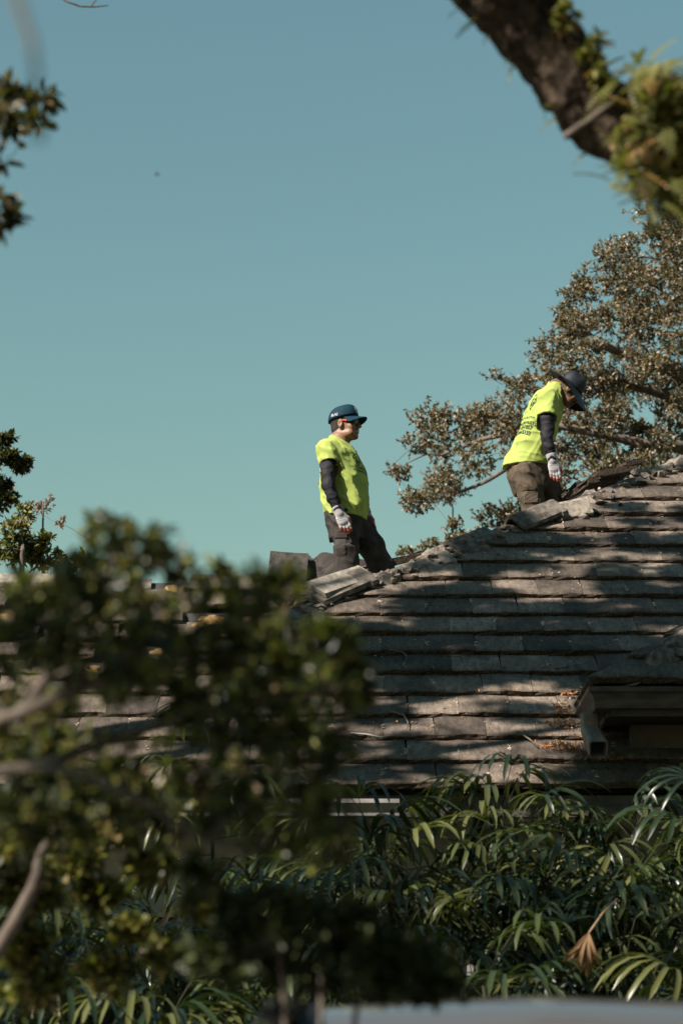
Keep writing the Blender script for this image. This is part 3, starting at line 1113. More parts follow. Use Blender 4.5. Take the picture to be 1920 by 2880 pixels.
def folds(seed, amp, axis, freq=9, stretch=3.2):
    """cloth creases running along an axis"""
    ax = np.array(Vector(axis).normalized())
    o = Vector(axis).orthogonal().normalized()
    b1, b2 = np.array(o), np.cross(ax, np.array(o))
    def fn(X, Y, Z):
        u = X * ax[0] + Y * ax[1] + Z * ax[2]
        v = X * b1[0] + Y * b1[1] + Z * b1[2]
        w_ = X * b2[0] + Y * b2[1] + Z * b2[2]
        q = vnoise(u * freq / stretch + seed, v * freq + seed * 2.3, w_ * freq)
        q2 = vnoise(u * freq * 2.1 / stretch + seed, v * freq * 2.1, w_ * freq * 2.1 + seed)
        rd_ = lambda t: 0.45 - (1 - np.minimum(np.abs(t) * 1.7, 1)) ** 1.6
        return amp * (rd_(q) + 0.5 * rd_(q2))
    return fn


def head_sdf(Fd, O, f, u, s):
    """face, skull, ears and neck; f forward, u up"""
    f = Vector(f).normalized()
    u = (Vector(u) - f * Vector(u).dot(f)).normalized()
    l = u.cross(f)
    Mx = [list(f), list(l), list(u)]
    def P(x, y, z): return Vector(O) + (f * x + l * y + u * z) * s
    E = lambda c, r, k=0.0, op='u': Fd.ell(P(*c), [q * s for q in r], Mx, k * s, op)
    E((-.012, 0, .045), (.098, .077, .088))
    E((.030, 0, -.028), (.066, .061, .082), .03)
    E((.04, 0, -.07), (.05, .045, .038), .02)
    E((.078, 0, -.093), (.022, .024, .019), .018)
    for y in (-1, 1):
        E((.066, y * .040, -.018), (.026, .024, .028), .018)
        E((.046, y * .05, -.07), (.032, .016, .02), .02)
    Fd.cone(P(.086, -.032, .036), P(.086, .032, .036), .014 * s, .014 * s, .012 * s)
    for y in (-1, 1):
        E((.094, y * .031, .016), (.016, .017, .011), .010, 's')
        E((.082, y * .031, .015), (.0125, .0125, .0125), .003)
    Fd.cone(P(.098, 0, .024), P(.119, 0, -.019), .0085 * s, .0125 * s, .010 * s)
    for y in (-1, 1):
        E((.106, y * .0125, -.024), (.011, .0085, .008), .007)
    E((.098, 0, -.049), (.012, .027, .0075), .007)
    E((.095, 0, -.063), (.012, .022, .0075), .006)
    E((.104, 0, -.056), (.014, .026, .0032), .003, 's')
    for y in (-1, 1):
        E((-.004, y * .079, .002), (.021, .010, .034), .006)
        E((.000, y * .089, .004), (.012, .007, .022), .004, 's')
        E((.004, y * .082, -.010), (.006, .005, .009), .003)
    return P


def hand_pts(Wr, dirv, back, thumb, s=1.0, curl=0.6):
    d = Vector(dirv).normalized()
    n = (Vector(back) - d * Vector(back).dot(d)).normalized()
    t = (Vector(thumb) - d * Vector(thumb).dot(d))
    t = (t - n * t.dot(n)).normalized()
    fing = []
    for i, (o, L, c) in enumerate(((.031, .072, .8), (.0105, .08, .95), (-.0105, .074, 1.1), (-.030, .06, 1.3))):
        p0 = Wr + d * (.088 - .004 * abs(i - 1)) * s + t * o * s
        a = curl * c * 0.45
        d1 = (d * math.cos(a) - n * math.sin(a) + t * o * 1.2).normalized()
        p1 = p0 + d1 * L * 0.5 * s
        a2 = curl * c * 1.1
        d2 = (d * math.cos(a2) - n * math.sin(a2)).normalized()
        p2 = p1 + d2 * L * 0.3 * s
        a3 = curl * c * 1.6
        d3 = (d * math.cos(a3) - n * math.sin(a3)).normalized()
        fing.append([p0 - d * .02 * s, p1, p2, p2 + d3 * L * 0.22 * s])
    th = [Wr + d * .03 * s + t * .025 * s, Wr + d * .06 * s + t * .047 * s - n * .014 * s, Wr + d * .088 * s + t * .05 * s - n * .03 * s, Wr + d * .108 * s + t * .043 * s - n * .042 * s]
    return d, n, t, fing, th


def hand_sdf(Fd, Wr, H, s, grow=0.0):
    d, n, t, fing, th = H
    Mx = [list(d), list(t), list(n)]
    Fd.ell(Wr + d * .055 * s, (.05 * s + grow, .042 * s + grow, .017 * s + grow), Mx)
    Fd.ell(Wr + d * .078 * s, (.024 * s + grow, .041 * s + grow, .0135 * s + grow), Mx, .01)
    for f_ in fing:
        Fd.chain(f_, [.0105 * s + grow, .0098 * s + grow, .009 * s + grow, .0078 * s + grow], .006)
    Fd.chain(th, [.017 * s + grow, .0125 * s + grow, .011 * s + grow, .009 * s + grow], .012)
    Fd.cone(Wr - d * .03 * s, Wr + d * .02 * s, .029 * s + grow, .027 * s + grow, .015)


def bbox(pts, m):
    a = np.array([tuple(p) for p in pts])
    return a.min(0) - m, a.max(0) + m


def lettering(txt, size, target, O, Rv, Uv, parent, mat, lift=0.0025, bold=0.0, name='lettering', squeeze=1.0, font_shear=0.0):
    """raised flat print laid onto a surface: O origin, Rv reading direction, Uv up"""
    cu = bpy.data.curves.new('text_source', 'FONT')
    cu.body = txt
    cu.size = size
    cu.align_x = 'CENTER'
    cu.offset = bold
    cu.shear = font_shear
    cu.resolution_u = 2
    to = bpy.data.objects.new('text_source', cu)
    COL.objects.link(to)
    dg = bpy.context.evaluated_depsgraph_get()
    me = bpy.data.meshes.new_from_object(to.evaluated_get(dg))
    bpy.data.objects.remove(to)
    V = [(v.co.x * squeeze, v.co.y) for v in me.vertices]
    Fc = [tuple(p.vertices) for p in me.polygons]
    bpy.data.meshes.remove(me)
    return lay_print(V, Fc, target, O, Rv, Uv, parent, mat, lift, name)


def lay_print(V2, Fc, target, O, Rv, Uv, parent, mat, lift, name):
    me = target.data
    bvh = BVHTree.FromPolygons([v.co.copy() for v in me.vertices], [tuple(p.vertices) for p in me.polygons])
    Rv, Uv = Vector(Rv).normalized(), Vector(Uv).normalized()
    N = Rv.cross(Uv).normalized()
    bm = bmesh.new()
    bv = [bm.verts.new((a, b, 0)) for a, b in V2]
    for f_ in Fc:
        try: bm.faces.new([bv[i] for i in f_])
        except ValueError: pass
    bmesh.ops.triangulate(bm, faces=bm.faces)
    for _ in range(2):
        ed = [e for e in bm.edges if e.calc_length() > 0.012]
        if ed: bmesh.ops.subdivide_edges(bm, edges=ed, cuts=1)
        bmesh.ops.triangulate(bm, faces=bm.faces)
    kill = []
    for v in bm.verts:
        p = Vector(O) + Rv * v.co.x + Uv * v.co.y + N * 0.4
        hit, nn, _, _ = bvh.ray_cast(p, -N)
        if hit is None:
            kill.append(v)
        else:
            v.co = hit + N * lift
    bmesh.ops.delete(bm, geom=kill, context='VERTS')
    out_ = bpy.data.meshes.new(name)
    bm.to_mesh(out_)
    bm.free()
    return link(name, out_, mat, parent)


def stroke2d(lines, wd):
    """polyline strokes as flat quads in 2D"""
    V, Fc = [], []
    for ln in lines:
        for (x0, y0), (x1, y1) in zip(ln[:-1], ln[1:]):
            L = math.hypot(x1 - x0, y1 - y0) or 1
            nx, ny = -(y1 - y0) / L * wd / 2, (x1 - x0) / L * wd / 2
            ex, ey = (x1 - x0) / L * wd * .4, (y1 - y0) / L * wd * .4
            n = len(V)
            V += [(x0 + nx - ex, y0 + ny - ey), (x0 - nx - ex, y0 - ny - ey), (x1 - nx + ex, y1 - ny + ey), (x1 + nx + ex, y1 + ny + ey)]
            Fc.append((n, n + 1, n + 2, n + 3))
    return V, Fc


LOGO = [[(-.5, .35), (0, .75), (.5, .35), (.5, -.05), (0, -.8), (-.5, -.05), (-.5, .35)], [(-.5, .35), (.28, -.4)], [(.5, .35), (-.28, -.4)], [(-.3, .1), (0, .35), (.3, .1)], [(-.28, -.1), (0, -.45), (.28, -.1)]]


def build_man(name_label, spec):
    Y0 = spec['Y']
    at3 = lambda p: at(p[0], p[1], Y0 + (p[2] if len(p) > 2 else 0))
    root = empty('person', spec['foot'], name_label, 'person')
    J = {k: [at3(p) for p in v] for k, v in spec['limbs'].items()}
    for k in ('leg_near', 'leg_far'):
        J[k].append(spec[k + '_ankle'])
    f, u, s = spec['head_f'], spec['head_u'], spec['head_s']
    HO = at3(spec['head'])
    sp = spec['torso']
    O, top = at3(sp['low']), at3(sp['high'])
    A = (top - O)
    TL = A.length
    A.normalize()
    Fv = Vector(sp['fwd'])
    Fv = (Fv - A * Fv.dot(A)).normalized()
    tab = [(h * TL, c, a, b) for h, c, a, b in sp['tab']]

    # ---- body: one continuous skin
    allp = [p for v in J.values() for p in v] + [HO + Vector((0, 0, .2)), HO + Vector((.2, 0, 0)), HO - Vector((.2, 0, 0)), O, top]
    lo, hi = bbox(allp, 0.16)
    h = 0.0055
    Fd = Fld(lo, hi, h)
    Fd.loft(O, A, Fv, [(a0, c, a * .8, b * .82) for a0, c, a, b in tab])
    HP = head_sdf(Fd, HO, f, u, s)
    nb = top - A * 0.02
    Fd.cone(HP(-.028, 0, -.03), nb, .054 * s, .066 * s, .03)
    for k in ('arm_near', 'arm_far'):
        Fd.chain([J[k][0], J[k][1], J[k][2]], [.052, .041, .028], .04)
        hs_ = spec['hands'][k]
        H = hand_pts(J[k][2], *hs_['frame'], s=hs_['s'] * 0.9, curl=hs_['curl'])
        hand_sdf(Fd, J[k][2], H, hs_['s'] * 0.86)
    for k in ('leg_near', 'leg_far'):
        n = len(J[k])
        rad = np.interp(np.arange(n), [0, n - 2, n - 1], [.085, .055, .04])
        Fd.chain(J[k], list(rad), .04)
        ank = J[k][-1]
        Fd.cone(ank, ank + Vector((0.13, 0, -0.04)), .035, .028, .03)
    body = link('body', Fd.mesh('body', 1), M['skin'], root)

    # ---- shirt
    lo, hi = bbox([O - A * .06, top + A * .02, J['arm_near'][0], J['arm_far'][0]], 0.26)
    Fs = Fld(lo, hi, 0.006)
    Fs.loft(O, A, Fv, tab, 0)
    for k in ('arm_near', 'arm_far'):
        a, b = J[k][0], spec['sleeve_end'][k]
        b = at3(b)
        r0, r1 = spec['sleeve_r']
        Fs.cone(top - A * .035, a - A * .0, .05, r0 * .8, .05)
        Fs.cone(a, b + (b - a).normalized() * .03, r0, r1, .05)
    # neck opening
    Fs.cone(HP(-.028, 0, -.03), nb + A * .03, .06 * s, .064 * s, .01, 's')
    for fn in spec['shirt_folds']: Fs.bump(fn)
    if 'collar' in spec: Fs.cut(at3(spec['collar'][0]), np.array(Vector(spec['collar'][1]).normalized()))
    hp, hn_ = spec['hem']
    Fs.cut(at3(hp), hn_)
    for k in ('arm_near', 'arm_far'):
        a, b = J[k][0], at3(spec['sleeve_end'][k])
        dv = (b - a).normalized()
        # hollow sleeve mouth and its hem
        g_ = (Fs.ax[0][:, None, None] - b.x) * dv.x + (Fs.ax[1][None, :, None] - b.y) * dv.y + (Fs.ax[2][None, None, :] - b.z) * dv.z
        rr2 = np.sqrt((Fs.ax[0][:, None, None] - b.x) ** 2 + (Fs.ax[1][None, :, None] - b.y) ** 2 + (Fs.ax[2][None, None, :] - b.z) ** 2)
        near = rr2 < spec['sleeve_r'][1] * 1.9
        rad_ = np.sqrt(np.maximum(rr2 ** 2 - g_ ** 2, 0))
        near &= rad_ < spec['sleeve_r'][1] * 1.22
        Fs.D = np.where(near & (g_ > -0.01), np.maximum(Fs.D, g_), Fs.D)
        Fs.cone(b - dv * .03, b + dv * .05, spec['sleeve_r'][1] - .012, spec['sleeve_r'][1] - .008, 0, 's')
    shirt = link('t_shirt', Fs.mesh('t_shirt', 1), M['shirt'], root)

    # ---- trousers
    pts = J['leg_near'] + J['leg_far'] + [at3(p) for p in spec['hips']]
    lo, hi = bbox(pts, 0.2)
    Fp = Fld(lo, hi, 0.0065)
    hpv = [at3(p) for p in spec['hips']]
    Fp.loft(hpv[0], (hpv[1] - hpv[0]).normalized(), [*(Fv - (hpv[1] - hpv[0]).normalized() * Fv.dot((hpv[1] - hpv[0]).normalized())).normalized()], [(q[0] * (hpv[1] - hpv[0]).length, *q[1:]) for q in spec['hip_tab']])
    for k, rad in (('leg_near', spec['leg_r'][0]), ('leg_far', spec['leg_r'][1])):
        Fp.chain(J[k], rad, .03)
    for fn in spec['pants_folds']: Fp.bump(fn)
    tro = link('trousers', Fp.mesh('trousers', 1), M[spec['pants']], root)
    for V_, nm in spec['pocket'](at3, tro):
        link(nm, V_, M[spec['pants']], tro)

    # ---- dark sleeves, gloves, boots
    for k in ('arm_near', 'arm_far'):
        P_ = J[k]
        lo, hi = bbox(P_, 0.1)
        Fa = Fld(lo, hi, 0.005)
        ra = spec['arm_r']
        mid1 = P_[0].lerp(P_[1], .55)
        mid2 = P_[1].lerp(P_[2], .45)
        Fa.chain([P_[0], mid1, P_[1], mid2, P_[2]], [ra[0], ra[0] * .97, ra[1], ra[1] * .98, ra[2]], .02)
        dv = (P_[1] - P_[0]).normalized()
        Fa.bump(folds(5 + len(k), .009, dv.cross(Vector((0, 1, 0.3))), 16, 2.2))
        link('arm_sleeve', Fa.mesh('arm_sleeve', 1), M['sleeve'], root)
        hs_ = spec['hands'][k]
        H = hand_pts(P_[2], *hs_['frame'], s=hs_['s'], curl=hs_['curl'])
        hp_ = [q for f_ in H[3] for q in f_] + H[4] + [P_[2]]
        lo, hi = bbox(hp_, 0.055)
        Fg = Fld(lo, hi, 0.0034)
        hand_sdf(Fg, P_[2], H, hs_['s'], .0012)
        Fg.cone(P_[2] - H[0] * .045, P_[2] + H[0] * .01, .043 * hs_['s'], .034 * hs_['s'], .01)
        Fg.cut(P_[2] - H[0] * .045, -np.array(H[0]))
        gl_ = link('glove', Fg.mesh('glove', 1), M['glove'], root)
        Fc_ = Fld(lo, hi, 0.0034)
        hand_sdf(Fc_, P_[2], H, hs_['s'], .0026)
        Fc_.cut(P_[2] - H[1] * .006 * hs_['s'], np.array(H[1]))
        Fc_.cut(P_[2] + H[0] * .028, -np.array(H[0]))
        link('palm_coating', Fc_.mesh('palm_coating', 1), M['palm'], gl_)
        # red dipped finger tips
        Ft = Fld(lo, hi, 0.0034)
        for f_ in H[3]:
            Ft.cone(f_[2].lerp(f_[3], .2), f_[3], .0115 * hs_['s'], .0102 * hs_['s'])
        link('palm_coating', Ft.mesh('fingertip_coating', 1), M['palm'], gl_)
        if k == 'arm_near':
            d_, n_, t_ = H[0], H[1], H[2]
            for j_, (txt, sz) in enumerate((('CONTRACTOR', .0125), ('GRIP GLOVE', .0095))):
                lettering(txt, sz, gl_, P_[2] + d_ * (.058 + .014 * j_) * hs_['s'] , spec['glove_r'], -Vector(d_), gl_, M['ink'], .0015, name='lettering', squeeze=0.9)
    for k in ('leg_near', 'leg_far'):
        ank = J[k][-1]
        lo, hi = bbox([ank, ank + Vector((.22, 0, -.1)), ank - Vector((.06, 0, .1))], .08)
        Fb = Fld(lo, hi, .007)
        Fb.cone(ank + Vector((0, 0, .06)), ank + Vector((0, 0, -.02)), .058, .052)
        Fb.cone(ank + Vector((-.02, 0, -.045)), ank + Vector((.17, -.01, -.05)), .045, .042, .03)
        Fb.cut(ank - Vector((0, 0, .085)), (0, 0, -1))
        link('boot', Fb.mesh('boot', 1), M['boot'], root)
    return root, body, shirt, tro, HP, J, at3, A, Fv


# ---------------------------------------------------------------- man in the cap
Y1 = 19.3


def foot(px, Y, dz_=0.10):
    p = at(px, 1700, Y)
    return Vector((p.x, Y, zB(p.x, Y) + dz_))


def patch(tro, O, Rv, Uv, w_, h_, lift=0.006, bow=0.0):
    """a cloth patch laid on a garment"""
    me = tro.data
    bvh = BVHTree.FromPolygons([v.co.copy() for v in me.vertices], [tuple(p.vertices) for p in me.polygons])
    Rv, Uv = Vector(Rv).normalized(), Vector(Uv).normalized()
    N = Rv.cross(Uv).normalized()
    nx, ny = 7, 7
    V, Fc = [], []
    for j in range(ny + 1):
        for i in range(nx + 1):
            a, b = i / nx - .5, j / ny - .5
            p = Vector(O) + Rv * a * w_ + Uv * b * h_ + N * .4
            hit = bvh.ray_cast(p, -N)[0]
            if hit is None: hit = (V[-1] if V else p - N * .4)
            e = 0.0 if i in (0, nx) or j in (0, ny) else lift
            V.append(hit + N * (e - .0005 + bow * (1 - 4 * a * a)))
    for j in range(ny):
        for i in range(nx):
            q = j * (nx + 1) + i
            Fc.append((q, q + 1, q + nx + 2, q + nx + 1))
    return make_mesh('pocket', V, Fc, False)


def pockets1(at3, tro):
    return [(patch(tro, at3((962, 1545, -.1)), (1, -.25, 0), (0, 0, 1), .12, .15, .008), 'pocket'), (patch(tro, at3((965, 1513, -.1)), (1, -.25, -.05), (0, 0, 1), .13, .04, .012), 'pocket_flap')]


spec1 = dict(
    Y=Y1, foot=foot(985, Y1, 0.0),
    head=(970, 1198), head_f=(math.cos(R(24)), -math.sin(R(24)), 0.02), head_u=(-0.04, 0, 1), head_s=1.07,
    limbs=dict(arm_near=[(919, 1264, -.165), (923, 1366, -.25), (952, 1441, -.25)],
               arm_far=[(965, 1268, .165), (998, 1372, .24), (1030, 1448, .20)],
               leg_near=[(966, 1468, -.085), (973, 1545, -.095), (976, 1625, -.09), (972, 1690, -.06)],
               leg_far=[(1000, 1470, .085), (1046, 1545, .10), (1080, 1600, .10), (1092, 1660, .08)]),
    leg_near_ankle=foot(968, Y1 - .03), leg_far_ankle=foot(1100, Y1 + .12),
    torso=dict(low=(972, 1460, 0), high=(953, 1232, 0), fwd=(1, -.28, 0),
               tab=[(-.06, 0, .150, .178), (.0, .0, .152, .180), (.1, .004, .170, .182), (.22, .010, .182, .188), (.4, .008, .178, .19), (.6, .006, .168, .194), (.76, .0, .148, .192), (.88, -.006, .108, .165), (.96, -.002, .084, .105), (1.02, .004, .07, .072)]),
    sleeve_end=dict(arm_near=(924, 1303, -.2), arm_far=(975, 1308, .2)), sleeve_r=(.078, .073),
    shirt_folds=[folds(2.1, .016, (0.85, -.1, -.5), 9, 3.6), folds(7.7, .013, (0.35, -.2, -.9), 7, 3.0)],
    hem=((972, 1458, 0), (-.06, 0, -1)), collar=((957, 1237, 0), (.5, -.12, .87)),
    hips=[(973, 1515, 0), (968, 1440, 0)],
    hip_tab=[(0.0, .0, .12, .155), (.5, .0, .145, .168), (1.0, 0, .142, .165), (1.4, 0, .12, .15)],
    leg_r=([.105, .096, .088, .078, .07], [.105, .098, .088, .078, .07]),
    pants_folds=[folds(3.3, .016, (0.8, 0, -.35), 10, 2.8), folds(9.1, .010, (0.3, .3, -.9), 8, 3.0)],
    pants='pants', pocket=pockets1, arm_r=(.060, .048, .038), glove_r=(1, -.2, .35),
    hands=dict(arm_near=dict(frame=((.42, -.1, -.9), (.15, -1, .1), (1, .1, .35)), s=1.06, curl=.5),
               arm_far=dict(frame=((.40, 0, -.9), (.75, .65, .2), (.5, -.8, .3)), s=1.1, curl=.8)))
root1, body1, shirt1, tro1, HP1, J1, at31, A1, Fv1 = build_man('man in lime work shirt, navy cap and sunglasses standing with arms down on the roof', spec1)

hf, hu = Vector(spec1['head_f']).normalized(), Vector(spec1['head_u']).normalized()
hu = (hu - hf * hu.dot(hf)).normalized()
hl = hu.cross(hf)
hs1 = spec1['head_s']


# hair: a thin close shell behind and above the ears
def hair(HO, f, u, s, mat, parent, cuts):
    l = u.cross(f)
    Mx = [list(f), list(l), list(u)]
    lo, hi = bbox([HO], .16)
    Fh = Fld(lo, hi, .0042)
    P = lambda x, y, z: HO + (f * x + l * y + u * z) * s
    Fh.ell(P(-.013, 0, .045), (.102 * s, .081 * s, .092 * s), Mx)
    Fh.ell(P(-.048, 0, -.02), (.056 * s, .066 * s, .062 * s), Mx, .02)
    for p, n in cuts:
        n = f * n[0] + l * n[1] + u * n[2]
        Fh.cut(P(*p), np.array(n.normalized()))
    Fh.ell(P(.0, -.085, .0), (.024 * s, .03 * s, .036 * s), Mx, 0, 's')
    Fh.ell(P(.0, .085, .0), (.024 * s, .03 * s, .036 * s), Mx, 0, 's')
    Fh.ell(P(.045, 0, -.03), (.062 * s, .1, .062 * s), Mx, 0, 's')
    return link('hair', Fh.mesh('hair', 1), mat, parent)


HO1 = at31(spec1['head'])
hair(HO1, hf, hu, hs1, M['hair'], root1, [((.075, 0, 0), (1, 0, .1)), ((-.05, 0, -.062), (-.1, 0, -1))])


def cap_mesh(HO, f, u, s):
    """crown dome with six panels and a curved peak"""
    l = u.cross(f)
    P = lambda x, y, z: HO + (f * x + l * y + u * z) * s
    V, Fc = [], []
    nu, nv = 48, 12
    for j in range(nv + 1):
        e = j / nv * math.pi / 2
        for i in range(nu):
            a = 2 * math.pi * i / nu
            seam = 1 - 0.010 * math.exp(-((a * 6 / (2 * math.pi) + .5) % 1 - .5) ** 2 / .004)
            ce = math.cos(e) ** 0.72
            ft = math.cos(a)
            x = .111 * ce * seam * ft + (.006 if ft > 0 else -.004) * ce
            y = .090 * ce * seam * math.sin(a)
            z = .036 + .012 * ft * math.cos(e) + .104 * math.sin(e) ** 0.9 + .010 * max(0, ft) * math.sin(2 * e)
            V.append(P(x - .012, y, z))
    for j in range(nv):
        for i in range(nu):
            i2 = (i + 1) % nu
            Fc.append((j * nu + i, j * nu + i2, (j + 1) * nu + i2, (j + 1) * nu + i))
    # rolled-in lower edge
    b0 = len(V)
    for i in range(nu):
        a = 2 * math.pi * i / nu
        V.append(P(.098 * math.cos(a) - .012, .078 * math.sin(a), .046 + .012 * math.cos(a)))
    for i in range(nu):
        i2 = (i + 1) % nu
        Fc.append((i2, i, b0 + i, b0 + i2))
    # peak
    PV, PF = [], []
    na, nr_ = 24, 8
    for lay in (0, 1):
        for j in range(nr_ + 1):
            r = j / nr_
            for i in range(na + 1):
                a = R(-68 + 136 * i / na)
                ext = math.cos(a * 1.05) ** 0.6 if math.cos(a * 1.05) > 0 else 0
                x = .105 * math.cos(a) - .006 + r * .080 * ext
                y = (.088 + .004 * r) * math.sin(a)
                z = .036 + .012 * math.cos(a) - r * (.012 + .006 * ext) - (.030 * r + .004) * (abs(math.sin(a)) ** 2) * 1.0 - lay * .004
                PV.append(P(x - .006, y, z))
    n1 = (nr_ + 1) * (na + 1)
    for lay in (0, 1):
        for j in range(nr_):
            for i in range(na):
                q = lay * n1 + j * (na + 1) + i
                fc = (q, q + 1, q + na + 2, q + na + 1)
                PF.append(fc if lay else fc[::-1])
    for i in range(na):
        q = nr_ * (na + 1) + i
        PF.append((q, q + 1, n1 + q + 1, n1 + q))
    return V, Fc, PV, PF, P


cu_ = (hu + hf * -0.03).normalized()
cf_ = (hf - cu_ * hf.dot(cu_)).normalized()
V, Fc, PV, PF, CP = cap_mesh(HO1 + hu * .012, cf_, cu_, hs1 * 1.0)
cap1 = link('cap', make_mesh('cap', V, Fc, True), M['cap_c'], root1)
link('peak', make_mesh('peak', PV, PF, True), M['cap_c'], cap1)
MB().add(*[(lambda t_: t_)(q) for q in tube([CP(-.012, 0, .137), CP(-.012, 0, .145), CP(-.012, 0, .148)], [.009, .008, .003], 8)]).build('button', M['cap_c'], cap1, True)
cl = cu_.cross(cf_)
lettering('BLAS', .030, cap1, CP(-.045, -.09, .052), (cf_ - cl * .25), cu_ + cf_ * .05, cap1, M['white'], .003, .0006)
# interlocked monogram on the crown's front
ny = [[(-.36, -.42), (-.36, .42), (.36, -.42), (.36, .42)], [(-.30, .62), (0, .05), (.30, .62)], [(0, .05), (0, -.62)]]
V2, F2 = stroke2d([[(x * .036, y * .042) for x, y in ln] for ln in ny], .0085)
lay_print(V2, F2, cap1, CP(.09, -.006, .086), (cf_ * .0 + -cl * -1.0) * 1.0 + cf_ * .35, cu_ - cf_ * .25, cap1, M['white'], .003, 'monogram')

# sunglasses
sg = empty('sunglasses', HP1(.09, 0, .02))
par(sg, root1, Matrix.Translation(HP1(.09, 0, .02)))


def strip(pts_up, pts_dn, th, name, mat, parent):
    V, Fc = [], []
    n = len(pts_up)
    for k in (0, 1):
        for a, b in zip(pts_up, pts_dn):
            o_ = (a - HO1).normalized() * (-th * k)
            V += [a + o_, b + o_]
    m_ = 2 * n
    for i in range(n - 1):
        q = 2 * i
        Fc += [(q, q + 1, q + 3, q + 2), (m_ + q, m_ + q + 2, m_ + q + 3, m_ + q + 1), (q, q + 2, m_ + q + 2, m_ + q), (q + 1, m_ + q + 1, m_ + q + 3, q + 3)]
    Fc += [(0, m_, m_ + 1, 1), (2 * n - 2, 2 * n - 1, m_ + 2 * n - 1, m_ + 2 * n - 2)]
    return link(name, make_mesh(name, V, Fc, False), mat, parent)


for sgn in (-1, 1):
    up_, dn_ = [], []
    for q in range(7):
        a = R(8 + 62 * q / 6)
        x, y = .104 * math.cos(a) + .006, sgn * .078 * math.sin(a)
        hgt = .017 * (1 - .25 * abs(q / 6 - .4))
        up_.append(HP1(x, y, .030))
        dn_.append(HP1(x - .002, y, .030 - 2 * hgt * (1 - .35 * (q == 0) - .3 * (q == 6))))
    strip(up_, dn_, .003, 'lens', M['lens'], sg)
    up_, dn_ = [], []
    for q in range(6):
        t_ = q / 5
        x, y = .048 - .054 * t_, sgn * (.0775 + .006 * t_)
        up_.append(HP1(x, y, .031 - .003 * t_))
        dn_.append(HP1(x, y, .016 + .010 * t_))
    strip(up_, dn_, .003, 'temple', M['redplastic'], sg)
# teeth in the smile
MB().add(*tube([HP1(.096, -.021, -.0545), HP1(.1025, -.01, -.0558), HP1(.1045, 0, -.0562), HP1(.1025, .01, -.0558)], .0034, 6)).build('teeth', pm('teeth', (0.7, 0.64, 0.56), None, rough=0.4), root1, True)

# chest print
cdir = Vector((0.72, -0.69, 0)).normalized()
Rv = Vector((0.69, 0.72, 0)).normalized()
Uv = Vector((-.10, 0, 1)).normalized()
V2, F2 = stroke2d([[(x * .075, y * .066) for x, y in ln] for ln in LOGO], .006)
lay_print(V2, F2, shirt1, at31((1001, 1293, -.12)), Rv, Uv, shirt1, M['ink'], .003, 'logo')
lettering('C.A.R.E CONSTRUCTION', .022, shirt1, at31((1013, 1320, -.10)), Rv, Uv, shirt1, M['ink'], .003, .0004)
lettering('CGC 1508 CCC 1330', .022, shirt1, at31((1014, 1329, -.10)), Rv, Uv, shirt1, M['ink'], .003, .0009)
lettering('66', .06, shirt1, at31((903, 1364, .0)), Vector((.35, -1, 0)), Vector((0, 0, 1)), shirt1, M['ink'], .003, .002)

# ---------------------------------------------------------------- stooping man in the wide hat
Y2 = 20.95


def pockets2(at3, tro):
    return [(patch(tro, at3((1494, 1405, -.1)), (1, -.1, 0), (.05, 0, 1), .15, .13, .012), 'pocket'), (patch(tro, at3((1494, 1382, -.1)), (1, -.1, 0), (0.05, 0, 1), .16, .035, .018), 'pocket_flap')]


spec2 = dict(
    Y=Y2, foot=foot(1515, Y2, 0.0),
    head=(1597, 1098), head_f=(math.cos(R(42)), .10, -math.sin(R(42))), head_u=(math.sin(R(42)), 0, math.cos(R(42))), head_s=1.08,
    limbs=dict(arm_near=[(1542, 1126, -.17), (1537, 1232, -.22), (1552, 1292, -.23)],
               arm_far=[(1560, 1130, .2), (1540, 1232, .27), (1535, 1300, .28)],
               leg_near=[(1478, 1328, -.08), (1490, 1372, -.09), (1500, 1440, -.09), (1494, 1490, -.07)],
               leg_far=[(1512, 1330, .09), (1545, 1370, .10), (1557, 1412, .10), (1550, 1470, .08)]),
    leg_near_ankle=foot(1490, Y2 - .02), leg_far_ankle=foot(1560, Y2 + .12),
    torso=dict(low=(1476, 1312, 0), high=(1566, 1086, 0), fwd=(1, .32, -.42),
               tab=[(-.08, .0, .174, .178), (.0, .0, .172, .178), (.12, -.004, .160, .18), (.3, -.012, .152, .182), (.5, -.02, .150, .188), (.68, -.026, .145, .192), (.82, -.028, .125, .18), (.93, -.014, .096, .125), (1.02, .0, .074, .08)]),
    sleeve_end=dict(arm_near=(1540, 1171, -.2), arm_far=(1552, 1172, .24)), sleeve_r=(.082, .074),
    shirt_folds=[folds(4.4, .016, (0.5, -.1, .8), 7, 3.6), folds(1.9, .012, (0.9, -.2, -.2), 8, 3.0)],
    hem=((1476, 1313, 0), (.02, 0, -1)),
    hips=[(1492, 1382, 0), (1474, 1300, 0)],
    hip_tab=[(0.0, .0, .125, .16), (.5, .0, .158, .172), (1.0, 0, .15, .165), (1.3, 0, .12, .15)],
    leg_r=([.115, .110, .100, .085, .075], [.108, .098, .09, .08, .07]),
    pants_folds=[folds(6.3, .015, (0.7, 0, -.5), 10, 2.8), folds(8.1, .009, (0.2, .3, -.9), 8, 3.0)],
    pants='pants2', pocket=pockets2, arm_r=(.064, .053, .040), glove_r=(1, 0, .12),
    hands=dict(arm_near=dict(frame=((.18, -.05, -.98), (.05, -1, 0), (1, .15, .15)), s=1.1, curl=.3),
               arm_far=dict(frame=((.1, 0, -1), (-.2, 1, 0), (1, 0, .1)), s=1.08, curl=.6)))
root2, body2, shirt2, tro2, HP2, J2, at32, A2, Fv2 = build_man('man in lime shirt and black wide-brimmed hat stooping over the hip', spec2)
h2f = Vector(spec2['head_f']).normalized()
h2u = (Vector(spec2['head_u']) - h2f * Vector(spec2['head_u']).dot(h2f)).normalized()
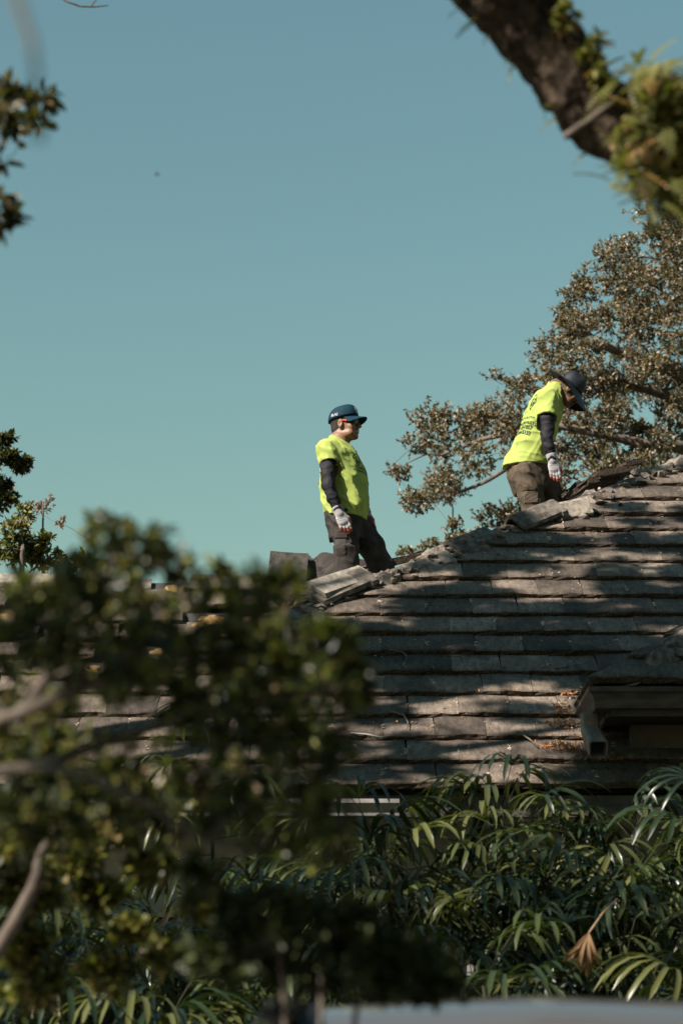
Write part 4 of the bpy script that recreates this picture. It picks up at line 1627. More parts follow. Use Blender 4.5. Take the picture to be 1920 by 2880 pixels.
h2l = h2u.cross(h2f)
HO2 = at32(spec2['head'])
hs2 = spec2['head_s']
# neck gaiter pulled over neck and jaw
lo, hi = bbox([HO2, at32((1560, 1085))], .16)
Fn = Fld(lo, hi, .0045)
Mx2 = [list(h2f), list(h2l), list(h2u)]
Fn.ell(HP2(-.012, 0, .035), (.103 * hs2, .082 * hs2, .088 * hs2), Mx2)
Fn.ell(HP2(.03, 0, -.03), (.072 * hs2, .067 * hs2, .085 * hs2), Mx2, .03)
Fn.ell(HP2(.05, 0, -.075), (.05 * hs2, .045 * hs2, .036 * hs2), Mx2, .02)
Fn.cone(HP2(-.03, 0, -.03), at32((1562, 1092)), .062 * hs2, .074 * hs2, .03)
Fn.bump(folds(2.2, .006, (0.6, -.6, -.5), 22, 2.5))
nn_ = h2f * .9 + h2u * .45
Fn.cut(HP2(.1, 0, -.02), np.array(nn_.normalized()))
link('neck_gaiter', Fn.mesh('neck_gaiter', 1), M['camo'], root2)


def brim_hat(P, s):
    V, Fc = [], []
    nu = 48
    prof = [(0.0, .152), (.35, .152), (.62, .147), (.82, .134), (.95, .105), (1.0, .07), (1.03, .042), (1.05, .034), (1.35, .022), (1.7, .004), (2.06, -.018), (2.1, -.021)]
    m = len(prof)
    for lay in (0, 1):
        for j, (r, z) in enumerate(prof):
            for i in range(nu):
                a = 2 * math.pi * i / nu
                ca_, sa = math.cos(a), math.sin(a)
                rx, ry = .104 * r, .090 * r
                e = max(0, (r - 1.05) / .9)
                up_ = e * (.055 * max(0, -ca_) ** 2 - .004 * abs(sa) ** 2.0 - .02 * max(0, ca_) + .02 * math.sin(3 * a + 1))
                q = P((rx * ca_ - .006) * 1.0, ry * sa, z + up_ - lay * .003 + (.006 * math.sin(5 * a) * (r > .5) * (r < 1.0)) + .004 * math.sin(2 * a + r * 3) * (r < 1))
                V.append(q)
    n1 = m * nu
    for lay in (0, 1):
        for j in range(m - 1):
            for i in range(nu):
                i2 = (i + 1) % nu
                q = (lay * n1 + j * nu + i, lay * n1 + j * nu + i2, lay * n1 + (j + 1) * nu + i2, lay * n1 + (j + 1) * nu + i)
                Fc.append(q[::-1] if lay == 0 else q)
    for i in range(nu):
        i2 = (i + 1) % nu
        q = (m - 1) * nu
        Fc.append((q + i, q + i2, n1 + q + i2, n1 + q + i))
    return V, Fc


V, Fc = brim_hat(HP2, hs2)
hat2 = link('wide_brimmed_hat', make_mesh('wide_brimmed_hat', V, Fc, True), M['hat'], root2)
band = []
for i in range(33):
    a = 2 * math.pi * i / 32
    band.append(HP2(.112 * math.cos(a) - .006, .098 * math.sin(a), .043))
MB().add(*tube(band, .005, 6)).build('hat_band', M['hat'], hat2, True)
MB().add(*tube([HP2(-.10, -.05, .052), HP2(-.125, -.035, .072), HP2(-.15, -.01, .066), HP2(-.165, .0, .046)], .003, 5)).build('chin_cord', M['sleeve'], hat2, True)
# back print
bn = Vector((-.62, -.78, .1)).normalized()
Rb = Vector((.78, -.62, 0)).normalized()
Ub = (A2 + Vector((.06, 0, 0))).normalized()
Rb = (Rb - Ub * Rb.dot(Ub)).normalized()
V2, F2 = stroke2d([[(x * .085, y * .095) for x, y in ln] for ln in LOGO], .0065)
lay_print(V2, F2, shirt2, at32((1487, 1119, -.2)), Rb, Ub, shirt2, M['ink'], .003, 'logo')
for txt, sz, px, py, bo in (('C.A.R.E CONSTRUCTION', .029, 1444, 1152, .0002), ('ROOFING SPECIALISTS', .036, 1438, 1167, .0010), ('(786) 855-1057', .048, 1434, 1181, .0016), ('(305) 844-5133', .048, 1428, 1195, .0016)):
    lettering(txt, sz, shirt2, at32((px, py, -.2)), Rb, Ub, shirt2, M['ink'], .003, bo, squeeze=.9)
# ================================================================== plants
LPROF = np.array([(0, 0), (1, 0), (.28, .42), (.66, .40), (.28, -.42), (.66, -.40)])


def leaf_arrays(P, D, N, L, Wd, fold=0.25, droop=0.15):
    """six-point folded leaves; P base, D direction, N face normal (arrays)"""
    P, D, N = [np.asarray(q, float) for q in (P, D, N)]
    n = len(P)
    D = D / np.linalg.norm(D, axis=1, keepdims=True)
    N = N - D * (N * D).sum(1, keepdims=True)
    N = N / np.maximum(np.linalg.norm(N, axis=1, keepdims=True), 1e-6)
    S = np.cross(N, D)
    L = np.broadcast_to(np.asarray(L, float), (n,))[:, None]
    Wd = np.broadcast_to(np.asarray(Wd, float), (n,))[:, None]
    V = np.empty((n, 6, 3))
    for q, (t, s) in enumerate(LPROF):
        V[:, q] = P + D * L * t + S * Wd * s + N * (abs(s) * fold * Wd * 1.2 - droop * t * t * L)
    b = (np.arange(n) * 6)[:, None]
    Q = np.concatenate([b + np.array([[0, 1, 3, 2]]), b + np.array([[0, 4, 5, 1]])])
    return V.reshape(-1, 3), Q


def rand_dirs(n, r=rng):
    v = r.normal(size=(n, 3))
    return v / np.linalg.norm(v, axis=1, keepdims=True)


def sprays(clumps, ntw, nlf, L, seed, up=0.35, twl=1.0):
    """leaf positions along little twigs spread through each clump; returns arrays and the twig segments"""
    r = np.random.default_rng(seed)
    PP, DD, NN, TW_ = [], [], [], []
    for c, rad, dens in clumps:
        c = np.array(c, float)
        rad = np.array(rad, float)
        k = max(1, int(ntw * dens))
        dirs = rand_dirs(k, r)
        st = c + dirs * rad * (r.random((k, 1)) ** 0.5) * 0.75
        td = dirs * 0.7 + rand_dirs(k, r) * 0.8 + np.array([0, 0, up])
        td /= np.linalg.norm(td, axis=1, keepdims=True)
        tl = rad.mean() * r.uniform(.25, .6, (k, 1)) * twl
        TW_.append(np.concatenate([st, st + td * tl], 1))
        m = r.poisson(nlf, k) + 1
        idx = np.repeat(np.arange(k), m)
        t = r.random((len(idx), 1))
        PP.append(st[idx] + td[idx] * tl[idx] * t)
        dd = td[idx] * 0.6 + rand_dirs(len(idx), r)
        DD.append(dd)
        NN.append(rand_dirs(len(idx), r) * 0.8 + np.array([0, 0, 0.7]) + np.array(SUN) * 0.3)
    return np.concatenate(PP), np.concatenate(DD), np.concatenate(NN), np.concatenate(TW_)


LEAF_SRC = {}


def plant(name, label, cat, base, limbs, clumps, ntw, nlf, L, Wd, mat, bark, seed, group=None, single=0, up=0.35, twigs=True, fold=.25, droop=.15, twig_r=0.004, twl=1.0, kind_names=('trunk', 'crown')):
    """limbs: list of (points, radii); clumps: list of (centre, radii, density)"""
    root = empty(name, base, label, cat, group)
    r = random.Random(seed)
    mb_ = MB()
    nodes = []
    for pts, rad in limbs:
        pts = [Vector(p) for p in pts]
        # smooth and roughen the path
        fine, fr = [], []
        for i in range(len(pts) - 1):
            for q in range(4):
                t = q / 4
                a, b_ = pts[max(i - 1, 0)], pts[i]
                c_, d_ = pts[i + 1], pts[min(i + 2, len(pts) - 1)]
                p = 0.5 * ((2 * b_) + (c_ - a) * t + (2 * a - 5 * b_ + 4 * c_ - d_) * t * t + (3 * b_ - a - 3 * c_ + d_) * t ** 3)
                rr = rad[i] + (rad[i + 1] - rad[i]) * t
                fine.append(p + Vector((r.gauss(0, 1), r.gauss(0, 1), r.gauss(0, 1))) * rr * 0.12)
                fr.append(rr)
        fine.append(pts[-1])
        fr.append(rad[-1])
        mb_.tube(fine, fr, 10 if max(rad) > .05 else 6)
        nodes += list(zip(fine, fr))
    NP = [tuple(p) for p, _ in nodes]
    NR = [q for _, q in nodes]
    base_np = np.array(NP)
    order = sorted(range(len(clumps)), key=lambda i: np.linalg.norm(base_np - np.array(clumps[i][0]), axis=1).min())
    for i in order:
        c = Vector(clumps[i][0])
        dd = np.linalg.norm(np.array(NP) - np.array(c), axis=1)
        j = int(dd.argmin())
        p, pr, dj = Vector(NP[j]), NR[j], float(dd[j])
        if dj > 0.05:
            mid = p.lerp(c, .5) + Vector((r.gauss(0, 1), r.gauss(0, 1), r.gauss(0, .6))) * dj * .14
            r0 = min(pr * .8, 0.007 + dj * .012)
            q1, q2 = p.lerp(mid, .5) + Vector((r.gauss(0, .06) * dj, 0, dj * .05)), mid.lerp(c, .5) + Vector((r.gauss(0, .06) * dj, 0, r.gauss(0, .05) * dj))
            mb_.tube([p, q1, mid, q2, c], [r0, r0 * .88, r0 * .76, r0 * .62, r0 * .45], 6)
            for q_, f_ in ((q1, .88), (mid, .76), (q2, .62), (c, .45)):
                NP.append(tuple(q_))
                NR.append(max(r0 * f_, twig_r))
    P, D, N, T = sprays(clumps, ntw, nlf, L, seed, up, twl)
    if twigs:
        # thin three-sided twigs
        n = len(T)
        a, b_ = T[:, :3], T[:, 3:]
        d_ = b_ - a
        d_ /= np.linalg.norm(d_, axis=1, keepdims=True)
        o1 = np.cross(d_, np.array([.3, .5, .8]))
        o1 /= np.linalg.norm(o1, axis=1, keepdims=True)
        o2 = np.cross(d_, o1)
        V = np.empty((n, 6, 3))
        for q in range(3):
            an = 2 * math.pi * q / 3
            off = (o1 * math.cos(an) + o2 * math.sin(an)) * twig_r
            V[:, q] = a + off
            V[:, 3 + q] = b_ + off * .4
        bb = (np.arange(n) * 6)[:, None]
        Q = np.concatenate([bb + np.array([[q, (q + 1) % 3, 3 + (q + 1) % 3, 3 + q]]) for q in range(3)])
        mb_.add([tuple(v) for v in V.reshape(-1, 3)], [tuple(f_) for f_ in Q])
    mb_.build(kind_names[0], bark, root, True)
    rl = np.random.default_rng(seed + 1)
    Ls = L * rl.uniform(.65, 1.25, len(P))
    Ws = Wd * rl.uniform(.75, 1.2, len(P))
    if single:
        pr = P - np.array(CAM)
        d0 = np.linalg.norm(pr, axis=1)
        uu = F * P[:, 0] / np.maximum(P[:, 1], .1) + 960
        score = np.where((uu > 0) & (uu < 1920), Ls / d0, 0) * rl.uniform(.7, 1.3, len(P))
        pick = np.argsort(-score)[:single]
        src = []
        for q in range(5):
            V, Q = leaf_arrays([(0, 0, 0)], [(1, 0, 0)], [(0, 0, 1)], [1.0], [Wd / L * (.85 + .08 * q)], fold, droop * (.6 + .25 * q))
            me = make_mesh('leaf', V, Q)
            me.materials.append(mat[1])
            src.append(me)
        for i in pick:
            dv, nv = Vector(D[i]).normalized(), Vector(N[i])
            nv = (nv - dv * nv.dot(dv)).normalized()
            m_ = Matrix((dv, nv.cross(dv), nv)).transposed().to_4x4()
            link('leaf', src[i % 5], None, root, Matrix.Translation(Vector(P[i])) @ m_ @ Matrix.Scale(Ls[i], 4))
        keep = np.ones(len(P), bool)
        keep[pick] = False
        P, D, N, Ls, Ws = P[keep], D[keep], N[keep], Ls[keep], Ws[keep]
    V, Q = leaf_arrays(P, D, N, Ls, Ws, fold, droop)
    cr = link(kind_names[1], make_mesh(kind_names[1], V, Q), mat[0], root)
    cr['kind'] = 'stuff'
    return root


def ells(lst, Y, sy=1.0, seed=0, jit=0.0):
    """clumps from image ellipses (x, y, rx, ry, density[, depth offset]) standing at depth Y"""
    r = random.Random(seed)
    out_ = []
    for e in lst:
        px, py, rx, ry, dn = e[:5]
        Yc = Y + (e[5] if len(e) > 5 else 0) + r.uniform(-jit, jit)
        sc_ = Yc / F
        out_.append((at(px, py, Yc), (rx * sc_, (rx + ry) / 2 * sc_ * sy, ry * sc_), dn))
    return out_


OAK = [(0.055, 0.048, 0.02), (0.115, 0.10, 0.04), (0.18, 0.142, 0.072), (0.26, 0.185, 0.115), (0.36, 0.245, 0.175)]
M['oak_leaf'] = leafmat('far_oak_leaf', OAK, 0.45, .25, .5)
DARK = [(0.012, 0.02, 0.006), (0.018, 0.028, 0.008), (0.024, 0.036, 0.01), (0.035, 0.048, 0.013), (0.06, 0.07, 0.018), (0.15, 0.165, 0.035), (0.22, 0.22, 0.05), (0.22, 0.14, 0.08)]
M['near_leaf'] = leafmat('near_shrub_leaf', DARK, 0.36, .35, .45)
M['near_leaf1'] = leafmat('near_shrub_leaf_single', DARK, 0.36, .35, .45, True)
FERN = [(0.06, 0.065, 0.014), (0.12, 0.12, 0.025), (0.2, 0.19, 0.045), (0.09, 0.095, 0.02), (0.15, 0.145, 0.03), (0.07, 0.075, 0.016), (0.13, 0.13, 0.028), (0.40, 0.2, 0.07)]
M['fern'] = leafmat('fern_leaf', FERN, 0.5, .35, .4)
M['fern1'] = leafmat('fern_leaf_single', FERN, 0.5, .35, .4, True)
LIME = [(0.06, 0.075, 0.018), (0.10, 0.115, 0.025), (0.15, 0.155, 0.03), (0.19, 0.16, 0.05), (0.24, 0.15, 0.11)]
M['lime'] = leafmat('bright_shrub_leaf', LIME, 0.45, .4, .4)

# ---------------------------------------------------------------- oak behind the roof
r_ = random.Random(5)
sil = [(1085, 1340), (1110, 1270), (1165, 1215), (1190, 1165), (1260, 1150), (1330, 1150), (1400, 1120), (1440, 1060), (1500, 1010), (1560, 950), (1580, 880), (1610, 800), (1680, 730), (1740, 680), (1800, 600), (1860, 545), (1960, 520)]
cl_ = []
for px in range(1110, 2150, 42):
    topy = np.interp(px, [p[0] for p in sil], [p[1] for p in sil])
    bot_ = np.interp(px, [1100, 1180, 1260, 1400, 2150], [1420, 1500, 1560, 1560, 1500])
    py = topy + 26
    while py < bot_:
        if r_.random() < (0.62 if px < 1420 else 0.8):
            e = r_.uniform(40, 72)
            cl_.append((px + r_.uniform(-22, 22), py + r_.uniform(-16, 16), e * 1.15, e * .8, r_.uniform(.6, 1.2), r_.uniform(-1.6, 2.2)))
        py += 50
# gaps of sky
gaps = [(1200, 1470, 60), (1240, 1440, 55), (1335, 1440, 38), (1640, 1350, 45), (1265, 1210, 24), (1430, 1350, 30), (1560, 1230, 26), (1590, 1400, 30), (1700, 930, 24), (1800, 1130, 28), (1165, 1350, 25), (1680, 1130, 24), (1860, 800, 26), (1760, 1010, 22), (1480, 1180, 30), (1350, 1250, 26), (1640, 1000, 24), (1830, 980, 26), (1880, 1250, 30), (1740, 1200, 26), (1300, 1330, 26), (1500, 1430, 26)]
cl_ = [c for c in cl_ if all((c[0] - gx) ** 2 + (c[1] - gy) ** 2 > gr * gr for gx, gy, gr in gaps)]
cl_ += [(1150, 1560, 45, 22, .8, 0), (1210, 1535, 40, 20, .7, 0), (1290, 1520, 45, 22, .8, 0), (1120, 1330, 45, 30, .7, 0), (1390, 1050, 40, 20, .25, 0), (1240, 1180, 40, 30, .8, 0)]
OY = 29.5
oc = ells(cl_, OY, 1.0, 3)
B_ = at(2350, 1900, 31)
trunk_base = Vector((B_.x, 31, 0))
limbs = [([trunk_base, trunk_base + Vector((0, 0, 2.5)), at(2150, 1300, 30.6), at(1960, 1080, 30.2), at(1780, 1000, 29.9), at(1660, 960, 29.6)], [.42, .36, .24, .13, .07, .03]),
         ([at(2150, 1300, 30.6), at(1900, 1130, 29.8), at(1760, 1080, 29.5), at(1640, 1060, 29.3)], [.16, .075, .05, .025]),
         ([at(2150, 1300, 30.6), at(1900, 1260, 29.2), at(1720, 1230, 29), at(1560, 1200, 29), at(1380, 1230, 29.2), at(1240, 1280, 29.4)], [.15, .075, .05, .04, .03, .015]),
         ([at(1560, 1200, 29), at(1420, 1320, 29.2), at(1330, 1370, 29.3), at(1240, 1400, 29.4)], [.035, .028, .02, .012]),
         ([at(2150, 1300, 30.6), at(1950, 1380, 29.6), at(1760, 1390, 29.4), at(1610, 1390, 29.4)], [.14, .07, .05, .025]),
         ([at(2150, 1300, 30.6), at(1990, 900, 30.4), at(1860, 730, 30.2)], [.16, .08, .03])]
plant('oak_tree', 'broad oak with small brown green leaves rising behind the roof ridge', 'tree', trunk_base, limbs, oc, 62, 8, .044, .027, (M['oak_leaf'],), M['twig'], 21, twig_r=.006)

# ---------------------------------------------------------------- trees at the left, behind the wing
lc = ells([(10, 1240, 30, 26, 1), (25, 1285, 26, 22, 1), (55, 1310, 24, 20, 1), (75, 1300, 14, 12, .5), (-40, 1300, 60, 60, 1.4), (0, 1370, 40, 30, 1), (10, 1410, 45, 40, 1.3), (-50, 1420, 60, 70, 1.5)], 24.5, 1, 4, .4)
tb = Vector((-4.4, 24.6, 0))
plant('tree', 'dark leafy tree reaching past the wing roof above the bright shrub', 'tree', tb, [([tb, tb + Vector((0.1, 0, 3)), at(-90, 1500, 24.5), at(-30, 1350, 24.5), at(20, 1280, 24.5)], [.16, .12, .07, .03, .012])], lc, 30, 9, .07, .035, (leafmat('dark_tree_leaf', [(.02, .03, .008), (.05, .055, .014), (.10, .085, .025)], .5, .3),), M['bark'], 31, twig_r=.005)
lc = ells([(40, 1500, 60, 40, 1.2), (110, 1520, 50, 36, 1), (30, 1560, 70, 36, 1.3), (130, 1570, 60, 36, 1.2), (210, 1580, 50, 30, .8), (70, 1450, 30, 30, .6), (-40, 1530, 70, 60, 1.2), (250, 1600, 40, 24, .7)], 23.6, 1, 5, .3)
tb = Vector((-2.9, 23.7, 0))
plant('shrub', 'bright yellow green shrub showing above the wing ridge', 'shrub', tb, [([tb, at(60, 1700, 23.6), at(70, 1560, 23.6)], [.07, .03, .005])], lc, 26, 9, .075, .034, (M['lime'],), M['twig'], 33)
lc = ells([(120, 1440, 30, 34, .5), (95, 1430, 24, 24, .4), (140, 1410, 16, 28, .35), (168, 1470, 20, 24, .4), (300, 1590, 24, 14, .4)], 24.0, 1, 6, .2)
tb = Vector((-2.75, 24.0, 0))
plant('flowering_shrub', 'thin pinkish dry seed sprays rising above the bright shrub', 'shrub', tb, [([tb, at(120, 1600, 24), at(120, 1450, 24)], [.04, .012, .003])], lc, 26, 7, .035, .016, (leafmat('dry_seed', [(.20, .12, .10), (.32, .2, .17), (.16, .11, .06)], .7, .3),), M['twig'], 35, up=1.2)

# ---------------------------------------------------------------- out-of-focus shrub close to the street
NY = 5.2
nc = ells([(330, 1500, 60, 40, .5), (270, 1470, 40, 20, .22), (420, 1530, 60, 34, .4), (330, 1590, 110, 50, 1), (230, 1640, 90, 50, 1), (470, 1610, 80, 36, .6), (600, 1625, 70, 30, .5), (720, 1650, 80, 40, .6), (820, 1650, 46, 36, .45),
           (120, 1700, 110, 60, 1.2), (300, 1720, 120, 60, 1.3), (470, 1720, 110, 50, .5), (640, 1750, 100, 50, .5), (770, 1790, 80, 40, .5), (60, 1820, 110, 80, 1.3), (230, 1830, 120, 70, 1.4), (420, 1830, 120, 70, 1.3), (600, 1850, 110, 60, 1.3), (760, 1860, 90, 60, 1.1), (900, 1850, 60, 46, .6),
           (960, 1840, 40, 24, .5), (1000, 1900, 40, 30, .5), (1010, 1955, 30, 24, .4), (960, 1800, 36, 16, .35), (920, 1780, 40, 24, .5), (880, 1930, 90, 50, 1.0), (990, 1940, 40, 40, .4), (700, 1960, 110, 50, 1.2), (520, 1950, 110, 50, 1.1), (330, 1930, 110, 50, 1.1), (120, 1950, 110, 70, 1.2), (60, 2080, 110, 70, 1.1), (250, 2080, 60, 30, .2), (430, 2100, 60, 30, .2),
           (620, 2060, 90, 50, .8), (780, 2060, 80, 50, .9), (900, 2060, 60, 40, .6), (960, 2110, 50, 40, .45), (860, 2150, 80, 40, .7), (700, 2180, 90, 50, .9), (540, 2200, 90, 50, .8), (350, 2190, 100, 50, .8), (150, 2200, 110, 60, 1), (60, 2330, 110, 80, 1), (250, 2330, 110, 60, .9), (450, 2330, 90, 50, .7), (640, 2290, 90, 50, .8), (820, 2250, 80, 40, .7), (930, 2290, 70, 40, .6), (760, 2380, 90, 50, .7), (920, 2400, 70, 50, .6)], NY, 1.6, 8, .5)
nb_ = Vector((-1.2, 5.1, 0))
limbs = [([nb_, nb_ + Vector((.05, 0, .8)), at(-260, 2250, 5.10), at(60, 2010, 5.00), at(250, 1930, 4.95), at(450, 1860, 4.90), at(640, 1760, 4.90), at(790, 1680, 4.90)], [.04, .03, .018, .013, .011, .009, .007, .004]),
         ([at(60, 2010, 5.00), at(200, 1800, 5.05), at(300, 1620, 5.10), at(340, 1510, 5.10)], [.016, .011, .007, .003]),
         ([at(-260, 2250, 5.10), at(100, 2160, 4.90), at(350, 2230, 4.80), at(560, 2350, 4.80), at(700, 2400, 4.80)], [.018, .011, .009, .008, .005]),
         ([at(100, 2160, 4.90), at(380, 2060, 5.00), at(650, 2000, 5.10), at(900, 1940, 5.10)], [.014, .010, .008, .004])]
plant('shrub', 'dark small-leaved shrub spreading across the street side, wholly out of focus', 'shrub', nb_, limbs, [(c, tuple(1.3 * q for q in rr), dn) for c, rr, dn in nc], 30, 7, .034, .017, (M['near_leaf'], M['near_leaf1']), M['twig'], 41, single=260, twig_r=.0018)

# lower shrubs, further back
lc = ells([(60, 2150, 70, 50, 1), (200, 2240, 80, 50, 1), (60, 2350, 90, 60, 1.2), (200, 2420, 90, 50, 1.2), (330, 2330, 70, 50, .9), (90, 2520, 110, 60, 1.2), (280, 2520, 80, 40, .9), (420, 2440, 60, 40, .6), (370, 2620, 60, 36, .6), (60, 2650, 110, 60, 1.1), (480, 2250, 70, 40, .5), (-60, 2400, 90, 200, 2), (100, 2770, 110, 60, 1), (300, 2740, 90, 50, .8), (460, 2690, 70, 40, .6), (560, 2560, 60, 40, .5), (150, 2100, 80, 40, .8), (330, 2200, 70, 40, .6)], 7.6, 1.2, 9, .4)
tb = Vector((-1.35, 7.1, 0))
plant('shrub', 'yellow green shrub with round bright leaves below the dark spreading one', 'shrub', tb, [([tb, tb + Vector((0, 0, .9)), at(40, 2600, 7), at(120, 2400, 7), at(200, 2250, 7)], [.035, .03, .02, .014, .005])], lc, 52, 8, .04, .025, (leafmat('yellow_shrub_leaf', [(.02, .03, .008), (.04, .05, .012), (.12, .125, .025), (.22, .21, .04), (.26, .17, .09)], .38, .35), leafmat('yellow_shrub_leaf_single', [(.06, .07, .014), (.14, .15, .028), (.24, .23, .045), (.28, .18, .10)], .38, .35, .5, True)), M['twig'], 43, single=150, twig_r=.0025)
lc = ells([(680, 2560, 90, 50, 1), (830, 2590, 100, 60, 1.2), (980, 2620, 90, 60, 1.1), (1090, 2680, 80, 50, 1), (1190, 2710, 70, 40, .8), (760, 2690, 110, 60, 1.2), (920, 2730, 110, 60, 1.2), (1060, 2760, 90, 40, 1), (620, 2700, 90, 60, 1), (1230, 2780, 60, 30, .7), (560, 2480, 60, 40, .6)], 5.5, 1.0, 10, .15)
tb = Vector((-0.1, 5.5, 0))
plant('shrub', 'low dull green shrub beside the roof of the parked car', 'shrub', tb, [([tb, at(900, 2900, 5.5), at(900, 2720, 5.5)], [.008, .006, .004]), ([tb, at(1000, 2850, 5.5), at(1080, 2740, 5.5)], [.008, .006, .004]), ([tb, at(800, 2850, 5.5), at(740, 2650, 5.5)], [.008, .006, .004])], [(c, tuple(1.25 * q for q in rr), dn) for c, rr, dn in lc], 26, 8, .04, .018, (leafmat('dull_shrub_leaf', [(.02, .03, .010), (.04, .05, .014), (.07, .08, .022)], .5, .25),), M['twig'], 45, twig_r=.0016)

# ---------------------------------------------------------------- fan palms along the wall
PALM = [(0.014, 0.026, 0.012), (0.024, 0.040, 0.015), (0.042, 0.058, 0.018), (0.08, 0.09, 0.028), (0.12, 0.125, 0.04)]
M['palm_leaf'] = leafmat('fan_palm_leaf', PALM, 0.34, .3, .5, True)
M['dead_palm'] = leafmat('dead_palm_leaf', [(.24, .14, .075), (.36, .22, .13)], .8, .25, .2, True)
M['cane'] = pm('palm_cane', (0.022, 0.02, 0.011), (0.055, 0.05, 0.026), 25, .9, .6, .01)


def fan_leaf(seed, nseg=8, Ls=.34, droop=1.0, spread=150, wide=.029):
    """petiole end at the origin, blade opening along +X, Z up: pleated segments that arch and hang"""
    r = random.Random(seed)
    V, Fc = [], []
    for k in range(nseg):
        a = R((k / (nseg - 1) - .5) * spread + r.uniform(-6, 6))
        L = Ls * (1 - .22 * abs(k / (nseg - 1) - .5) * 2) * r.uniform(.85, 1.12)
        d = Vector((math.cos(a), math.sin(a), r.uniform(.05, .35)))
        p = Vector((0, 0, 0))
        n = len(V)
        ns = 6
        g_ = droop * r.uniform(.7, 1.3)
        for j in range(ns + 1):
            t = j / ns
            w_ = wide * (0.25 + 1.6 * t) if t < .45 else wide * (.97 - .1 * (t - .45)) if t < .8 else wide * (.94 * (1 - (t - .8) / .2) ** .6 + .10)
            dd = d.normalized()
            side = dd.cross(Vector((0, 0, 1)))
            side = side.normalized() if side.length > .05 else Vector((-math.sin(a), math.cos(a), 0))
            up_ = side.cross(dd)
            V += [p - side * w_ * .5 + up_ * w_ * .16, p.copy(), p + side * w_ * .5 + up_ * w_ * .16]
            p = p + dd * (L / ns)
            d = dd + Vector((0, 0, -g_ * (.20 + .45 * t)))
        for j in range(ns):
            q = n + 3 * j
            Fc += [(q, q + 3, q + 4, q + 1), (q + 1, q + 4, q + 5, q + 2)]
    me = make_mesh('leaf', V, Fc, True)
    return me


FAN = [fan_leaf(s, 7 + s % 3, (.40 + .05 * (s % 3)), 1.1 + .3 * (s % 4), 110 + 20 * (s % 3)) for s in range(10)]
for me in FAN: me.materials.append(M['palm_leaf'])
DEAD = [fan_leaf(50 + s, 9, .3, 1.2, 58, .024) for s in range(2)]
for me in DEAD: me.materials.append(M['dead_palm'])


def fan_palm(X, Y, ztop, nl, seed, label, spreadr=.5, canes=3, group='fan palms along the house wall'):
    nl = int(nl * 1.3)
    r = random.Random(seed)
    root = empty('fan_palm', (X, Y, 0), label, 'palm', group)
    st = MB()
    for c in range(canes):
        bx, by = X + r.uniform(-.18, .18), Y + r.uniform(-.15, .15)
        zt = ztop * r.uniform(.82, 1.0) if c else ztop
        tx, ty = bx + r.uniform(-.2, .2) * spreadr * 2, by + r.uniform(-.2, .2)
        pts = [Vector((bx + (tx - bx) * q / 6 + r.uniform(-.01, .01), by + (ty - by) * q / 6, zt * q / 6)) for q in range(7)]
        st.tube(pts, [.012] * 5 + [.012, .009], 7)
        m = nl // canes + (1 if c < nl % canes else 0)
        ph = r.uniform(0, 6.28)
        for i in range(m):
            fr = i / max(m - 1, 1)
            z = zt - fr * min(.75, zt * .5) + .04
            q = min(5.99, max(0, z / zt * 6))
            p0 = pts[int(q)].lerp(pts[min(int(q) + 1, 6)], q - int(q))
            az = ph + i * 2.4
            el = R(62 - 78 * fr + r.uniform(-14, 14))
            pl = r.uniform(.20, .36) * (1.1 - .3 * (i == 0))
            dv = Vector((math.cos(az) * math.cos(el), math.sin(az) * math.cos(el), math.sin(el)))
            e = p0 + dv * pl
            md = p0 + dv * pl * .5 + Vector((0, 0, .02))
            st.tube([p0, md, e], [.004, .003, .0025], 5)
            xl = Vector((math.cos(az), math.sin(az), .55 * math.sin(el) - .1)).normalized()
            yl = Vector((0, 0, 1)).cross(xl)
            yl = yl.normalized() if yl.length > .1 else Vector((0, 1, 0))
            zl = xl.cross(yl)
            mm = Matrix((xl, yl, zl)).transposed().to_4x4() @ Matrix.Rotation(R(r.uniform(-25, 25)), 4, 'X')
            dead = fr > .86 and r.random() < .12
            link('leaf', DEAD[i % 2] if dead else r.choice(FAN), None, root, Matrix.Translation(e) @ mm @ Matrix.Scale(r.uniform(.85, 1.2), 4))
    st.build('stem', M['cane'], root, True)
    return root


